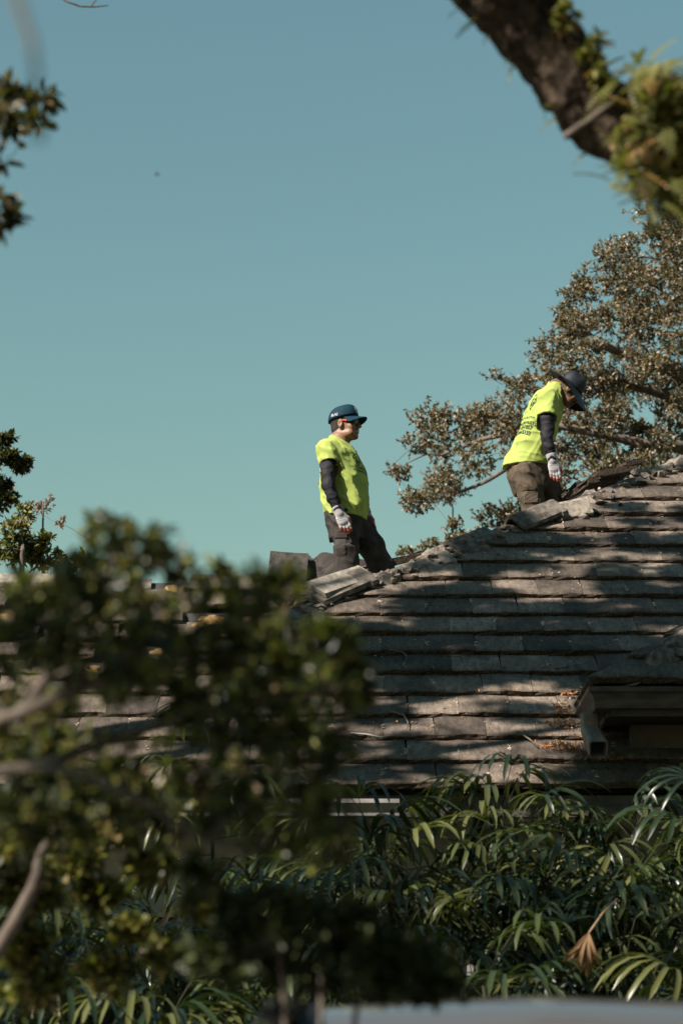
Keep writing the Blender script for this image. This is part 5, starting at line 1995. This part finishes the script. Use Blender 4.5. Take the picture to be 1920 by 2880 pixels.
PL = [(1340, 2225, 14.6, 30, 'tall fan palm whose crown overlaps the lower tile courses'), (1170, 2300, 14.3, 24, 'fan palm with long drooping leaves against the pale wall'), (1560, 2290, 14.7, 26, 'fan palm under the downspout of the raised bay'),
      (1800, 2300, 14.5, 28, 'fan palm in front of the raised bay wall'), (2000, 2240, 14.2, 22, 'tall arching fan palm beside the raised bay'), (1480, 2420, 14.0, 22, 'lower fan palm holding a dead brown leaf'),
      (1700, 2440, 13.8, 24, 'short fan palm below the pale siding'), (1010, 2420, 14.4, 20, 'dim fan palm in the shade near the pale fascia'), (1290, 2560, 13.6, 20, 'dark fan palm low behind the parked car'),
      (1880, 2600, 13.4, 20, 'dark fan palm low below the bay'), (880, 2500, 13.8, 20, 'fan palm with bright sunlit upper leaves'), (700, 2560, 13.4, 20, 'fan palm with slim leaves under the spreading shrub'),
      (560, 2660, 13.0, 20, 'short fan palm catching sun beside the yellow shrub'), (400, 2700, 12.8, 18, 'short fan palm half hidden by the yellow shrub'), (1060, 2700, 13.0, 18, 'dark fan palm behind the low dull shrub'),
      (180, 2760, 12.6, 18, 'low fan palm with sunlit tips by the yellow shrub'), (640, 2820, 12.4, 16, 'low fan palm in deep shade beside the car'), (1600, 2680, 13.0, 18, 'low fan palm under the dead brown leaf'), (620, 2450, 15.0, 14, 'fan palm close to the wall under the fascia'),
      (60, 2600, 12.4, 18, 'fan palm in deep shade behind the yellow shrub'), (300, 2560, 13.6, 18, 'fan palm glimpsed through the yellow shrub'), (250, 2850, 11.8, 16, 'lowest fan palm near the street edge'), (470, 2830, 12.0, 16, 'low fan palm at the foot of the yellow shrub'), (820, 2820, 12.3, 16, 'low fan palm behind the dull shrub stems'), (1400, 2720, 12.8, 18, 'shaded fan palm over the car roof'), (1800, 2760, 12.6, 16, 'shaded fan palm past the dead leaf'),
      (640, 2060, 15.2, 8, 'slender fan palm tip standing above the eave')]
for i, (px, py, Y, nl, lb) in enumerate(PL):
    p = at(px, py, Y)
    fan_palm(p.x, Y, p.z - .1, nl, 70 + i, lb, canes=3 if nl > 10 else 1)
# the hanging dead leaf
p = at(1640, 2640, 12.4)
dl = empty('dead_palm_leaf', p, 'dry brown palm leaf hanging limp on its bent stalk', 'palm leaf')
q0, q1 = at(1735, 2530, 12.7), at(1655, 2625, 12.4)
MB().tube([q0, q0.lerp(q1, .5) + Vector((0, 0, .015)), q1], [.005, .005, .004], 6).build('stalk', pm('dry_stalk', (.25, .16, .1), (.36, .25, .16), 20, .9), dl, True)
xl = Vector((-.25, -.1, -1)).normalized()
yl = Vector((1, 0, -.25)).normalized()
zl = xl.cross(yl).normalized()
for s_ in range(2):
    link('leaf', DEAD[s_], None, dl, Matrix.Translation(q1) @ Matrix((xl, yl, zl)).transposed().to_4x4() @ Matrix.Rotation(R(30 * s_ - 15), 4, 'X') @ Matrix.Scale(.78, 4))

# ---------------------------------------------------------------- leaning tree limb overhead at the right
LY = 7.2
tb = Vector((2.3, 7.3, 0))
root = empty('leaning_tree', tb, 'thick leaning tree limb with rough brown bark and clinging ferns crossing overhead', 'tree')
lp = [tb, Vector((2.2, 7.3, 1.4)), at(2420, 1200, 7.3), at(2080, 640, 7.25), at(1870, 410, 7.2), at(1690, 330, 7.2), at(1585, 190, 7.15), at(1450, 30, 7.1), at(1300, -160, 7.0), at(1120, -420, 6.9), at(850, -800, 6.8)]
lr = [.26, .2, .165, .135, .118, .105, .105, .112, .12, .12, .10]
V, Fc = [], []
fine, fr = [], []
for i in range(len(lp) - 1):
    for q in range(10):
        t = q / 10
        a, b_, c_, d_ = lp[max(i - 1, 0)], lp[i], lp[i + 1], lp[min(i + 2, len(lp) - 1)]
        fine.append(0.5 * ((2 * b_) + (c_ - a) * t + (2 * a - 5 * b_ + 4 * c_ - d_) * t * t + (3 * b_ - a - 3 * c_ + d_) * t ** 3))
        fr.append(lr[i] + (lr[i + 1] - lr[i]) * t)
V, Fc = tube(fine, fr, 40)
V = np.array([tuple(v) for v in V])
cen = np.repeat(np.array([tuple(p) for p in fine]), 40, 0)
rd_ = V - cen
rn_ = rd_ / np.linalg.norm(rd_, axis=1, keepdims=True)
seg = np.repeat(np.arange(len(fine)) * .06, 40)
ang = np.tile(np.arange(40) / 40 * 6.283, len(fine))
bk = np.abs(vnoise(np.cos(ang) * 4, np.sin(ang) * 4, seg * 3.2)) + .6 * np.abs(vnoise(np.cos(ang) * 9, np.sin(ang) * 9, seg * 8))
V = V + rn_ * ((bk - .4) * .03)[:, None]
link('trunk', make_mesh('trunk', [tuple(v) for v in V], Fc, True), M['bark'], root)
# stub twig
MB().tube([at(1585, 385, 7.05), at(1660, 335, 7.02), at(1725, 285, 7.0), at(1755, 235, 7.05)], [.011, .011, .010, .006], 8).build('dead_twig', M['twig'], root, True)
# pinnate ferns: a frond is a rachis with rows of leaflets
def frond_mesh(seed, n=9, L=.11, w_=.03):
    r = random.Random(seed)
    V, Fc = [], []
    for k in range(n):
        t = (k + .5) / n
        x = t * L
        z = -.35 * L * t * t
        lw = w_ * (math.sin(math.pi * min(.98, .18 + .8 * t))) * r.uniform(.85, 1.1)
        for s in (-1, 1):
            b = len(V)
            hw_ = L / n * .46
            V += [(x - hw_, 0, z), (x - hw_ * .6, s * lw * .7, z - .003), (x + hw_ * .6, s * lw, z - .006), (x + hw_ * 1.0, s * lw * .45, z - .003), (x + hw_ * .9, 0, z)]
            Fc.append((b, b + 1, b + 2, b + 3, b + 4) if s > 0 else (b + 4, b + 3, b + 2, b + 1, b))
    return make_mesh('frond', V, Fc)


FR = [frond_mesh(s, 8 + s % 3, .09 + .015 * (s % 3), .022 + .003 * (s % 3)) for s in range(6)]
for me in FR: me.materials.append(M['fern1'])
r_ = random.Random(77)


def put_frond(P, out_dir, s=1.0):
    xl = (Vector(out_dir) + Vector((r_.gauss(0, .35), r_.gauss(0, .35), r_.gauss(0, .35)))).normalized()
    nz = (Vector((0, -.35, .8)) + Vector(SUN) * .5 + Vector((r_.gauss(0, .3), r_.gauss(0, .3), 0)))
    nz = (nz - xl * nz.dot(xl)).normalized()
    m_ = Matrix((xl, nz.cross(xl), nz)).transposed().to_4x4()
    link('frond', r_.choice(FR), None, root, Matrix.Translation(P) @ m_ @ Matrix.Scale(s * r_.uniform(.75, 1.25), 4))


# ferns fringing the limb
for i in range(46):
    q = r_.uniform(44, 82)
    j = int(q)
    c = fine[j]
    t = (fine[j + 1] - fine[j - 1]).normalized()
    a = r_.choice((-1, 1)) * r_.uniform(.6, 1.5) + math.pi * .5 * 0
    sdv = t.cross(Vector((0, -1, 0))).normalized()
    side = sdv * (1 if r_.random() < .55 else -1)
    dv = (side + Vector((0, -r_.uniform(-.3, .5), 0))).normalized()
    put_frond(c + dv * fr[j] * .98, dv * .9 + Vector((0, 0, r_.uniform(-.3, .6))), r_.uniform(.35, .75))
# the hanging bunch
bunch = [(1800, 260, 90, 90), (1870, 330, 90, 120), (1760, 380, 50, 70), (1850, 460, 90, 80), (1780, 450, 50, 50), (1900, 550, 50, 70), (1840, 560, 36, 44), (1880, 220, 80, 60), (1740, 490, 26, 40), (1780, 200, 60, 40)]
for px, py, rx, ry in bunch:
    for i in range(int(rx * ry / 210) + 4):
        a, q = r_.uniform(0, 6.28), math.sqrt(r_.random())
        put_frond(at(px + rx * q * math.cos(a), py + ry * q * math.sin(a), 6.95 + r_.uniform(-.12, .12)), (r_.gauss(0, .5), -.55, r_.gauss(-.35, .4)), r_.uniform(.7, 1.15))
# vine stems carrying the bunch
vb = MB()
for px, py, rx, ry in bunch:
    vb.tube([at(1830, 300, 7.12), at((1830 + px) / 2, (300 + py) / 2, 7.02), at(px, py, 6.98)], [.006, .005, .003], 5)
vb.build('vine_stem', M['twig'], root, True)
P_, D_, N_, T_ = sprays(ells([(1880, 330, 100, 140, 1), (1900, 520, 60, 90, .6), (1665, 150, 34, 70, .14), (1600, 40, 34, 50, .12), (1700, 230, 30, 40, .15)], 7.02, .6, 2, .05), 90, 7, .04, 91)
V, Q = leaf_arrays(P_, D_, N_, .04 * rng.uniform(.6, 1.2, len(P_)), .016)
link('fern_mass', make_mesh('fern_mass', V, Q), M['fern'], root)['kind'] = 'stuff'

# ---------------------------------------------------------------- leaf sprays entering at the left edge
lc = ells([(20, 250, 26, 26, .5), (60, 290, 50, 34, 1), (130, 270, 26, 24, .5), (30, 350, 46, 40, 1), (110, 350, 40, 30, .8), (165, 365, 18, 12, .25), (-40, 320, 60, 70, 1), (50, 390, 24, 16, .3), (10, 445, 20, 16, .35), (5, 560, 18, 24, .35), (30, 620, 26, 24, .5), (0, 640, 26, 20, .5), (-50, 560, 50, 80, .8)], 7.0, .8, 12, .1)
tb = Vector((-3.2, 7.0, 0))
lo_ = [tb, Vector((-3.1, 7.0, 2.2)), at(-900, 800, 7), at(-350, 450, 7), at(0, 340, 7), at(110, 330, 7), at(165, 362, 7)]
plant('branch_tree', 'slim tree whose dark leafy sprays hang into the open sky', 'tree', tb, [(lo_, [.09, .07, .045, .02, .008, .005, .002]), ([at(-350, 450, 7), at(-80, 560, 7), at(30, 620, 7)], [.012, .008, .003])], lc, 9, 5, .055, .024, (leafmat('spray_leaf', [(.02, .022, .006), (.05, .05, .012), (.10, .085, .02), (.18, .12, .06)], .45, .3), leafmat('spray_leaf_single', [(.02, .022, .006), (.05, .05, .012), (.10, .085, .02), (.18, .12, .06)], .45, .3, .5, True)), M['bark'], 51, single=80, twig_r=.0022)
# very near twig, far out of focus, and a thin bare one
near_tw = empty('hanging_twig', at(60, -40, 2.6), 'very blurred grey twig hanging in the upper corner of the sky', 'twig')
MB().tube([at(-10, -260, 2.7), at(30, -60, 2.62), at(62, 40, 2.6), at(90, 120, 2.6), at(104, 215, 2.6)], [.006, .0055, .005, .0045, .003], 8).build('stem', M['twig'], near_tw, True)
V, Q = leaf_arrays([tuple(at(105, 330, 2.6)), tuple(at(104, 215, 2.6))], [(.1, .2, -.9), (-.2, .1, -.9)], [(.3, -.9, .1), (.2, -.9, .2)], [.03, .03], [.014, .012])
link('leaf', make_mesh('leaf', V, Q), M['near_leaf'], near_tw)
tw2 = empty('bare_twig', at(230, -20, 12), 'thin bare twig curving in at the top of the sky', 'twig')
MB().tube([at(120, -60, 12), at(185, 2, 12), at(225, 16, 12), at(265, 18, 12), at(305, 14, 12)], [.006, .005, .005, .004, .002], 6).tube([at(256, 17, 12), at(272, -4, 12), at(290, -60, 12)], [.003, .003, .003], 5).build('stem', M['twig'], tw2, True)

# ---------------------------------------------------------------- shade trees standing left of the view (their shadows dapple roof and shrubs)
def shade_clumps(targets, Lr, rad, dens, seed):
    r = random.Random(seed)
    out_ = []
    for P in targets:
        L_ = r.uniform(*Lr)
        c = Vector(P) + SUN * L_
        q = rad * r.uniform(.7, 1.3)
        out_.append((c, (q, q, q * .8), dens * r.uniform(.7, 1.3)))
    return out_


r_ = random.Random(99)
tg = []
# (image x, y range, how much of it lies in shade)
men = [(900, 1120, 1110, 1720), (1400, 1660, 1020, 1460)]
n_try = 0
while len(tg) < 290 and n_try < 6000:
    n_try += 1
    px, py = r_.uniform(560, 2080), r_.uniform(1290, 2260)
    P = onA(px, py)
    if P.x < hip_x(P.y): continue
    lit = 0.42
    if 1940 < py < 2260 and 640 < px < 1620: lit = .93
    if py < 1480: lit = .72
    if 1500 < py < 1700 and px < 1300: lit = .6
    if 1640 < py < 1900 and px > 1000: lit = .25
    if px > 1640 and py > 1720: lit = .04
    if r_.random() < lit: continue
    if any(x0 - 20 < px < x1 + 30 and y0 < py < y1 + 30 for x0, x1, y0, y1 in men): continue
    tg.append(P)
sc1 = shade_clumps(tg, (7.5, 11.5), .19, 2.7, 3)
# dense shade over the raised bay, the palms and the near shrubs
tg2 = []
for i in range(150):
    px, py = r_.uniform(0, 1950), r_.uniform(2280, 2900)
    if r_.random() < (.7 if py < 2520 else .25): continue
    tg2.append(at(px, py, r_.uniform(12.5, 14.8)))
for i in range(22): tg2.append(at(r_.uniform(1740, 1960), r_.uniform(2010, 2120), 16.2))
for i in range(60): tg2.append(at(r_.uniform(1600, 1950), r_.uniform(1800, 2150), 15.6))
sc2 = shade_clumps(tg2, (9, 14), .36, 1.2, 4)


def keep_clear(cl, sunny=()):
    """leave the sun's way to the two men open"""
    out_ = []
    for c, rad, dn in cl:
        ok_ = True
        for x0, x1, y0, y1, Y in ((895, 1070, 1120, 1620, Y1), (1410, 1660, 1035, 1430, Y2)):
            for fx in (0, .5, 1):
                for fy in (0, .25, .5, .75, 1):
                    Pm = at(x0 + (x1 - x0) * fx, y0 + (y1 - y0) * fy, Y)
                    v = c - Pm
                    if (v - SUN * v.dot(SUN)).length < rad[0] * 1.05 + .03: ok_ = False
        for Pm, rr in sunny:
            v = c - Pm
            if (v - SUN * v.dot(SUN)).length < rr: ok_ = False
        x, y = proj(c)
        if c.y > 1 and -60 < x < 1980 and -60 < y < 2940: ok_ = False
        if ok_: out_.append((c, rad, dn))
    return out_


def shade_tree(name, label, base, cl, seed, leaf):
    cen = Vector((sum(c[0].x for c in cl), sum(c[0].y for c in cl), sum(c[0].z for c in cl))) / len(cl)
    fork = Vector((base.x, base.y, 4.2))
    limbs = [([base, base + Vector((.05, .1, 2)), fork], [.42, .34, .28])]
    r = random.Random(seed)
    for k in range(9):
        c = cl[r.randrange(len(cl))][0]
        limbs.append(([fork, fork.lerp(c, .4) + Vector((0, 0, .6)), fork.lerp(c, .75) + Vector((0, 0, .3)), c], [.17, .11, .06, .02]))
    return plant(name, label, 'tree', base, limbs, cl, 20, 9, .065, .036, (leaf,), M['bark'], seed, twigs=True)


shade_leaf = leafmat('shade_tree_leaf', OAK[:3], .5, .2)
shade_tree('oak_tree', 'tall street oak whose crown dapples the tiled roof with shade', Vector((-9.5, 11.5, 0)), keep_clear(sc1), 61, shade_leaf)
shade_tree('oak_tree', 'second street oak whose dense crown shades palms and shrubs', Vector((-9.0, 6.0, 0)), keep_clear(sc2, [(onA(px, py), .45) for px in range(700, 1560, 70) for py in (1960, 2040, 2120, 2200)] + [(at(px, py, 14.2), .46) for px, py in ((1150, 2330), (1480, 2500), (1850, 2450), (1300, 2330), (420, 2700), (200, 2760), (1240, 2400), (1330, 2280), (1420, 2420), (1560, 2330), (1700, 2330), (900, 2480), (1050, 2500), (560, 2640), (700, 2560))] + [(at(1645, 2700, 12.4), .3)]), 62, shade_leaf)
tg3 = [at(r_.uniform(-200, 1050), r_.uniform(1480, 2880), r_.uniform(3.8, 5.0)) for _ in range(52)]
shade_tree('oak_tree', 'third street oak whose crown shades the near shrub', Vector((-7.5, -2.5, 0)), keep_clear(shade_clumps(tg3, (6, 10), .13, 1.5, 5)), 63, shade_leaf)

# ---------------------------------------------------------------- unseen crowns added overhead and behind the camera to cut sky light
over_leaf = leafmat('added_crown_leaf', OAK[:3], .5, .2)
r_ = random.Random(123)


def crown_points(n, box, keep):
    out_ = []
    while len(out_) < n:
        p = Vector((r_.uniform(*box[0]), r_.uniform(*box[1]), r_.uniform(*box[2])))
        if keep(p): out_.append((p, (.85, .85, .6), r_.uniform(.8, 1.2)))
    return out_


def above_view(p):
    """above the picture's upper edge"""
    x, y = proj(p) if p.y > .5 else (0, -999)
    return p.y < .5 or y < -500 or abs(p.x) > .35 * p.y + 2.2


cl = crown_points(115, ((-2.6, 7.5), (1.5, 13.0), (7.2, 11.5)), above_view)
tb = Vector((6.4, 9.6, 0))
plant('oak_tree', 'unseen spreading oak added over the road to block sky light', 'tree', tb, [([tb, Vector((6.2, 9.5, 3)), Vector((5.2, 9, 6)), Vector((3, 8.2, 8.5)), Vector((0, 7, 9.6))], [.4, .33, .25, .16, .06]), ([Vector((5.2, 9, 6)), Vector((3.6, 5.6, 8.6)), Vector((1.5, 3.2, 9.6))], [.2, .13, .05])], cl, 60, 8, .15, .095, (over_leaf,), M['bark'], 64, twigs=False)
cl = crown_points(150, ((-3.0, 9.5), (-11.0, -1.0), (3.5, 11.5)), above_view)
tb = Vector((3.4, -5.5, 0))
plant('oak_tree', 'unseen big oak added across the road to block sky light', 'tree', tb, [([tb, Vector((3.4, -5.4, 3)), Vector((3.2, -5.5, 6)), Vector((0, -4.5, 9))], [.45, .38, .28, .1]), ([Vector((3.2, -5.5, 6)), Vector((6, -6, 9))], [.22, .08])], cl, 60, 8, .15, .095, (over_leaf,), M['bark'], 65, twigs=False)

for k_, (bx_, by_, nm_) in enumerate(((-9.0, -13.0, 'unseen wide oak added behind the viewpoint to block sky light'), (9.5, -13.5, 'unseen oak added at the corner to block sky light'), (13.0, 4.0, 'unseen oak added beyond the leaning limb to block sky light'))):
    cl = []
    for _ in range(110):
        a_, q_ = r_.uniform(0, 6.28), math.sqrt(r_.random())
        p_ = Vector((bx_ + 6.0 * q_ * math.cos(a_), by_ + 4.2 * q_ * math.sin(a_), r_.uniform(2.2, 11.5)))
        if above_view(p_): cl.append((p_, (1.1, 1.1, .8), 1))
    tb = Vector((bx_, by_, 0))
    plant('oak_tree', nm_, 'tree', tb, [([tb, tb + Vector((.1, 0, 3)), tb + Vector((0, .2, 6)), tb + Vector((.5, .3, 9))], [.45, .36, .25, .08])], cl, 40, 7, .19, .12, (over_leaf,), M['bark'], 70 + k_, twigs=False)  # added unseen oaks that block sky light
# ================================================================== litter and twigs on the roof
M['dry_leaf'] = leafmat('dry_oak_leaf', [(.22, .09, .035), (.36, .16, .06), (.45, .25, .12), (.28, .15, .08)], .7, .15, .3)


def litter(name, spots, n, L, mat, label, cat, seed, lift=.088):
    r = np.random.default_rng(seed)
    P, D, N = [], [], []
    for px, py, rx, ry, k in spots:
        for _ in range(int(n * k)):
            a, q = r.uniform(0, 6.28), math.sqrt(r.random())
            p = onA(px + rx * q * math.cos(a), py + ry * q * math.sin(a), lift + abs(r.normal(0, .012)))
            P.append(tuple(p))
            D.append((r.normal(), r.normal() * .6, r.normal() * .5))
            N.append(tuple(np.array(AN) + r.normal(size=3) * .5))
    V, Q = leaf_arrays(P, D, N, L * r.uniform(.6, 1.2, len(P)), L * .5, .5, .3)
    return solo(name, V, Q, mat, False, label, cat, None, 'stuff')


litter('leaf_litter', [(1590, 2097, 70, 14, 1.4), (1650, 2118, 30, 14, .5), (1545, 2100, 30, 8, .3)], 70, .03, M['dry_leaf'], 'drift of dry orange leaves under the downspout', 'leaf litter', 1)
litter('leaf_litter', [(1580, 1990, 26, 16, .6), (1600, 1950, 24, 9, .4), (1570, 2030, 40, 12, .5), (1600, 2040, 26, 12, .3)], 70, .03, M['dry_leaf'], 'dry leaves caught beside the end of the bay gutter', 'leaf litter', 2)
litter('leaf_litter', [(1730, 2128, 44, 12, .8)], 70, .028, M['dry_leaf'], 'dry leaves lying beyond the downspout mouth', 'leaf litter', 3)
litter('leaf_litter', [(1300, 2100, 360, 130, .5), (1250, 1800, 600, 250, .35), (1500, 2170, 60, 20, .3)], 70, .022, M['dry_leaf'], 'single dry leaves scattered thinly over the tiles', 'leaf litter', 4)
litter('moss', [(1640, 2150, 26, 6, 1), (1690, 2160, 30, 5, .6)], 90, .014, leafmat('moss_leaf', [(.05, .09, .015), (.09, .14, .02)], .6, .3), 'small green weeds rooted in a tile joint', 'weed', 5, .08)
for i, (pts, lb) in enumerate((([(985, 2062), (1030, 2068), (1070, 2072), (1120, 2066)], 'pale forked twig lying flat on the lower tiles'), ([(1095, 2002), (1135, 2012), (1147, 2030), (1146, 2050)], 'bent pale twig hooked over a tile edge'),
                               ([(1094, 1829), (1130, 1832), (1142, 1842), (1144, 1858)], 'short curled twig on a dark middle course'), ([(1456, 2058), (1490, 2078), (1512, 2104)], 'straight twig pointing at the leaf drift'),
                               ([(1205, 1866), (1215, 1872), (1220, 1885)], 'crumpled twig resting in a tile joint'), ([(1560, 1876), (1580, 1880), (1600, 1878)], 'thin wavy twig near the bay ridge tiles'))):
    V, Fc = tube([onA(x, y, .094) + Vector((0, 0, .006 * math.sin(k * 2.0 + i))) for k, (x, y) in enumerate(pts)], [.006, .0055, .005, .003][:len(pts)], 6)
    solo('twig', V, Fc, M['siding'] if i == 0 else M['twig'], True, lb, 'twig', 'twigs fallen on the tiles')

# ================================================================== parked car
cp = at(1900, 2803, 7.1)
ZT = cp.z
paint = pm('silver_car_paint', (0.1, 0.096, 0.092), None, rough=0.14, spec=0.5, metal=0.25)
paint.node_tree.nodes['Principled BSDF'].inputs['Coat Weight'].default_value = 0.5
CX = 0.32
CYc = 7.1
car = empty('parked_car', (CX, CYc, 0), 'silver parked car, only its rounded roof showing in front of the palms', 'car')
Fc_ = Fld((CX - 2.35, CYc - 1.05, .1), (CX + 2.35, CYc + 1.05, ZT + .2), .03)
Fc_.loft((CX, CYc, .62), (1, 0, 0), (0, 0, 1), [(-2.25, -.02, .16, .62), (-2.1, -.01, .26, .82), (-1.6, .0, .31, .89), (0, .0, .335, .9), (1.5, .0, .33, .9), (2.05, 0, .30, .84), (2.2, 0, .2, .7)])
hb_ = (ZT - .75) / 2
Fc_.loft((CX, CYc, .75), (1, 0, 0), (0, 0, 1), [(-1.55, .05, .12, .72), (-1.35, hb_ * .35, hb_ * .5, .70), (-.9, hb_ * .62, hb_ * .86, .69), (-.4, hb_ * .9, hb_ * 1.02, .68), (.2, hb_, hb_ * 1.0, .68), (.9, hb_ * .95, hb_ * .99, .68), (1.5, hb_ * .8, hb_ * .92, .68), (1.9, hb_ * .3, hb_ * .6, .68), (2.05, .1, .2, .65)], .08)
for sx in (-1.35, 1.4):
    for sy in (-1, 1):
        Fc_.cone((CX + sx, CYc + sy * .62, .33), (CX + sx, CYc + sy * 1.1, .33), .37, .37, 0, 's')
cbody = link('body', Fc_.mesh('body', 2), paint, car)
for sx in (-1.35, 1.4):
    for sy in (-1, 1):
        wo = Vector((CX + sx, CYc + sy * .78, .33))
        MB().tube([wo + Vector((0, sy * q, 0)) for q in (-.1, -.085, .085, .1)], [.27, .32, .32, .27], 28).build('wheel', pm('tyre_rubber', (.02, .02, .02), None, rough=.85), car, True)
        wh = [o for o in car.children if o.name.startswith('wheel')][-1]
        MB().tube([wo + Vector((0, sy * .098, 0)), wo + Vector((0, sy * .104, 0))], [.2, .18], 20).build('rim', pm('alloy', (.5, .5, .5), None, rough=.3, metal=.9), wh, True)


def side_patch(name, x0, x1, z0, z1, sy, mat, lean=0.0, nx=10, nz=6, lift=.006):
    me = cbody.data
    bvh = BVHTree.FromPolygons([v.co.copy() for v in me.vertices], [tuple(p.vertices) for p in me.polygons])
    V, Fc = [], []
    for j in range(nz + 1):
        for i in range(nx + 1):
            z = z0 + (z1 - z0) * j / nz
            x = x0 + (x1 - x0) * i / nx + lean * (j / nz) * (1 - i / nx)
            h_ = bvh.ray_cast(Vector((x, CYc + sy * 2, z)), Vector((0, -sy, 0)))[0] or Vector((x, CYc + sy * .6, z))
            V.append(h_ + Vector((0, sy * lift, .0)))
    for j in range(nz):
        for i in range(nx):
            q = j * (nx + 1) + i
            Fc.append((q, q + 1, q + nx + 2, q + nx + 1))
    return link(name, make_mesh(name, V, Fc, True), mat, car)


cglass = pm('car_glass', (.01, .013, .015), None, rough=.03, spec=.7)
for sy in (-1, 1):
    side_patch('window', CX - .95, CX + .18, .98, ZT - .03, sy, cglass, .45)
    side_patch('window', CX + .24, CX + 1.3, .98, ZT - .03, sy, cglass)
    side_patch('door_handle', CX - .0, CX + .16, .86, .89, sy, paint, 0, 3, 1, .03)
    side_patch('headlight', CX - 2.1, CX - 1.85, .66, .78, sy, pm('lamp_glass', (.6, .6, .58), None, rough=.1), 0, 3, 2)
    side_patch('tail_light', CX + 1.9, CX + 2.08, .7, .86, sy, M['redplastic'], 0, 3, 2)
# ================================================================== a small insect in the air
p = at(440, 490, 9)
ins = empty('flying_insect', p, 'tiny blurred insect flying in the open sky', 'insect')
Fi = Fld(p - Vector((.02, .02, .02)), p + Vector((.02, .02, .02)), .0015)
Fi.ell(p, (.009, .003, .003)).ell(p + Vector((.009, 0, .001)), (.003, .003, .003), None, .002)
link('body', Fi.mesh('body', 0), M['hair'], ins)
for s_ in (-1, 1):
    V, Q = leaf_arrays([tuple(p + Vector((.003, s_ * .002, .002)))], [(-.3, s_ * .6, .6)], [(.5, 0, .8)], [.014], [.007])
    link('wing', make_mesh('wing', V, Q), M['twig'], ins)
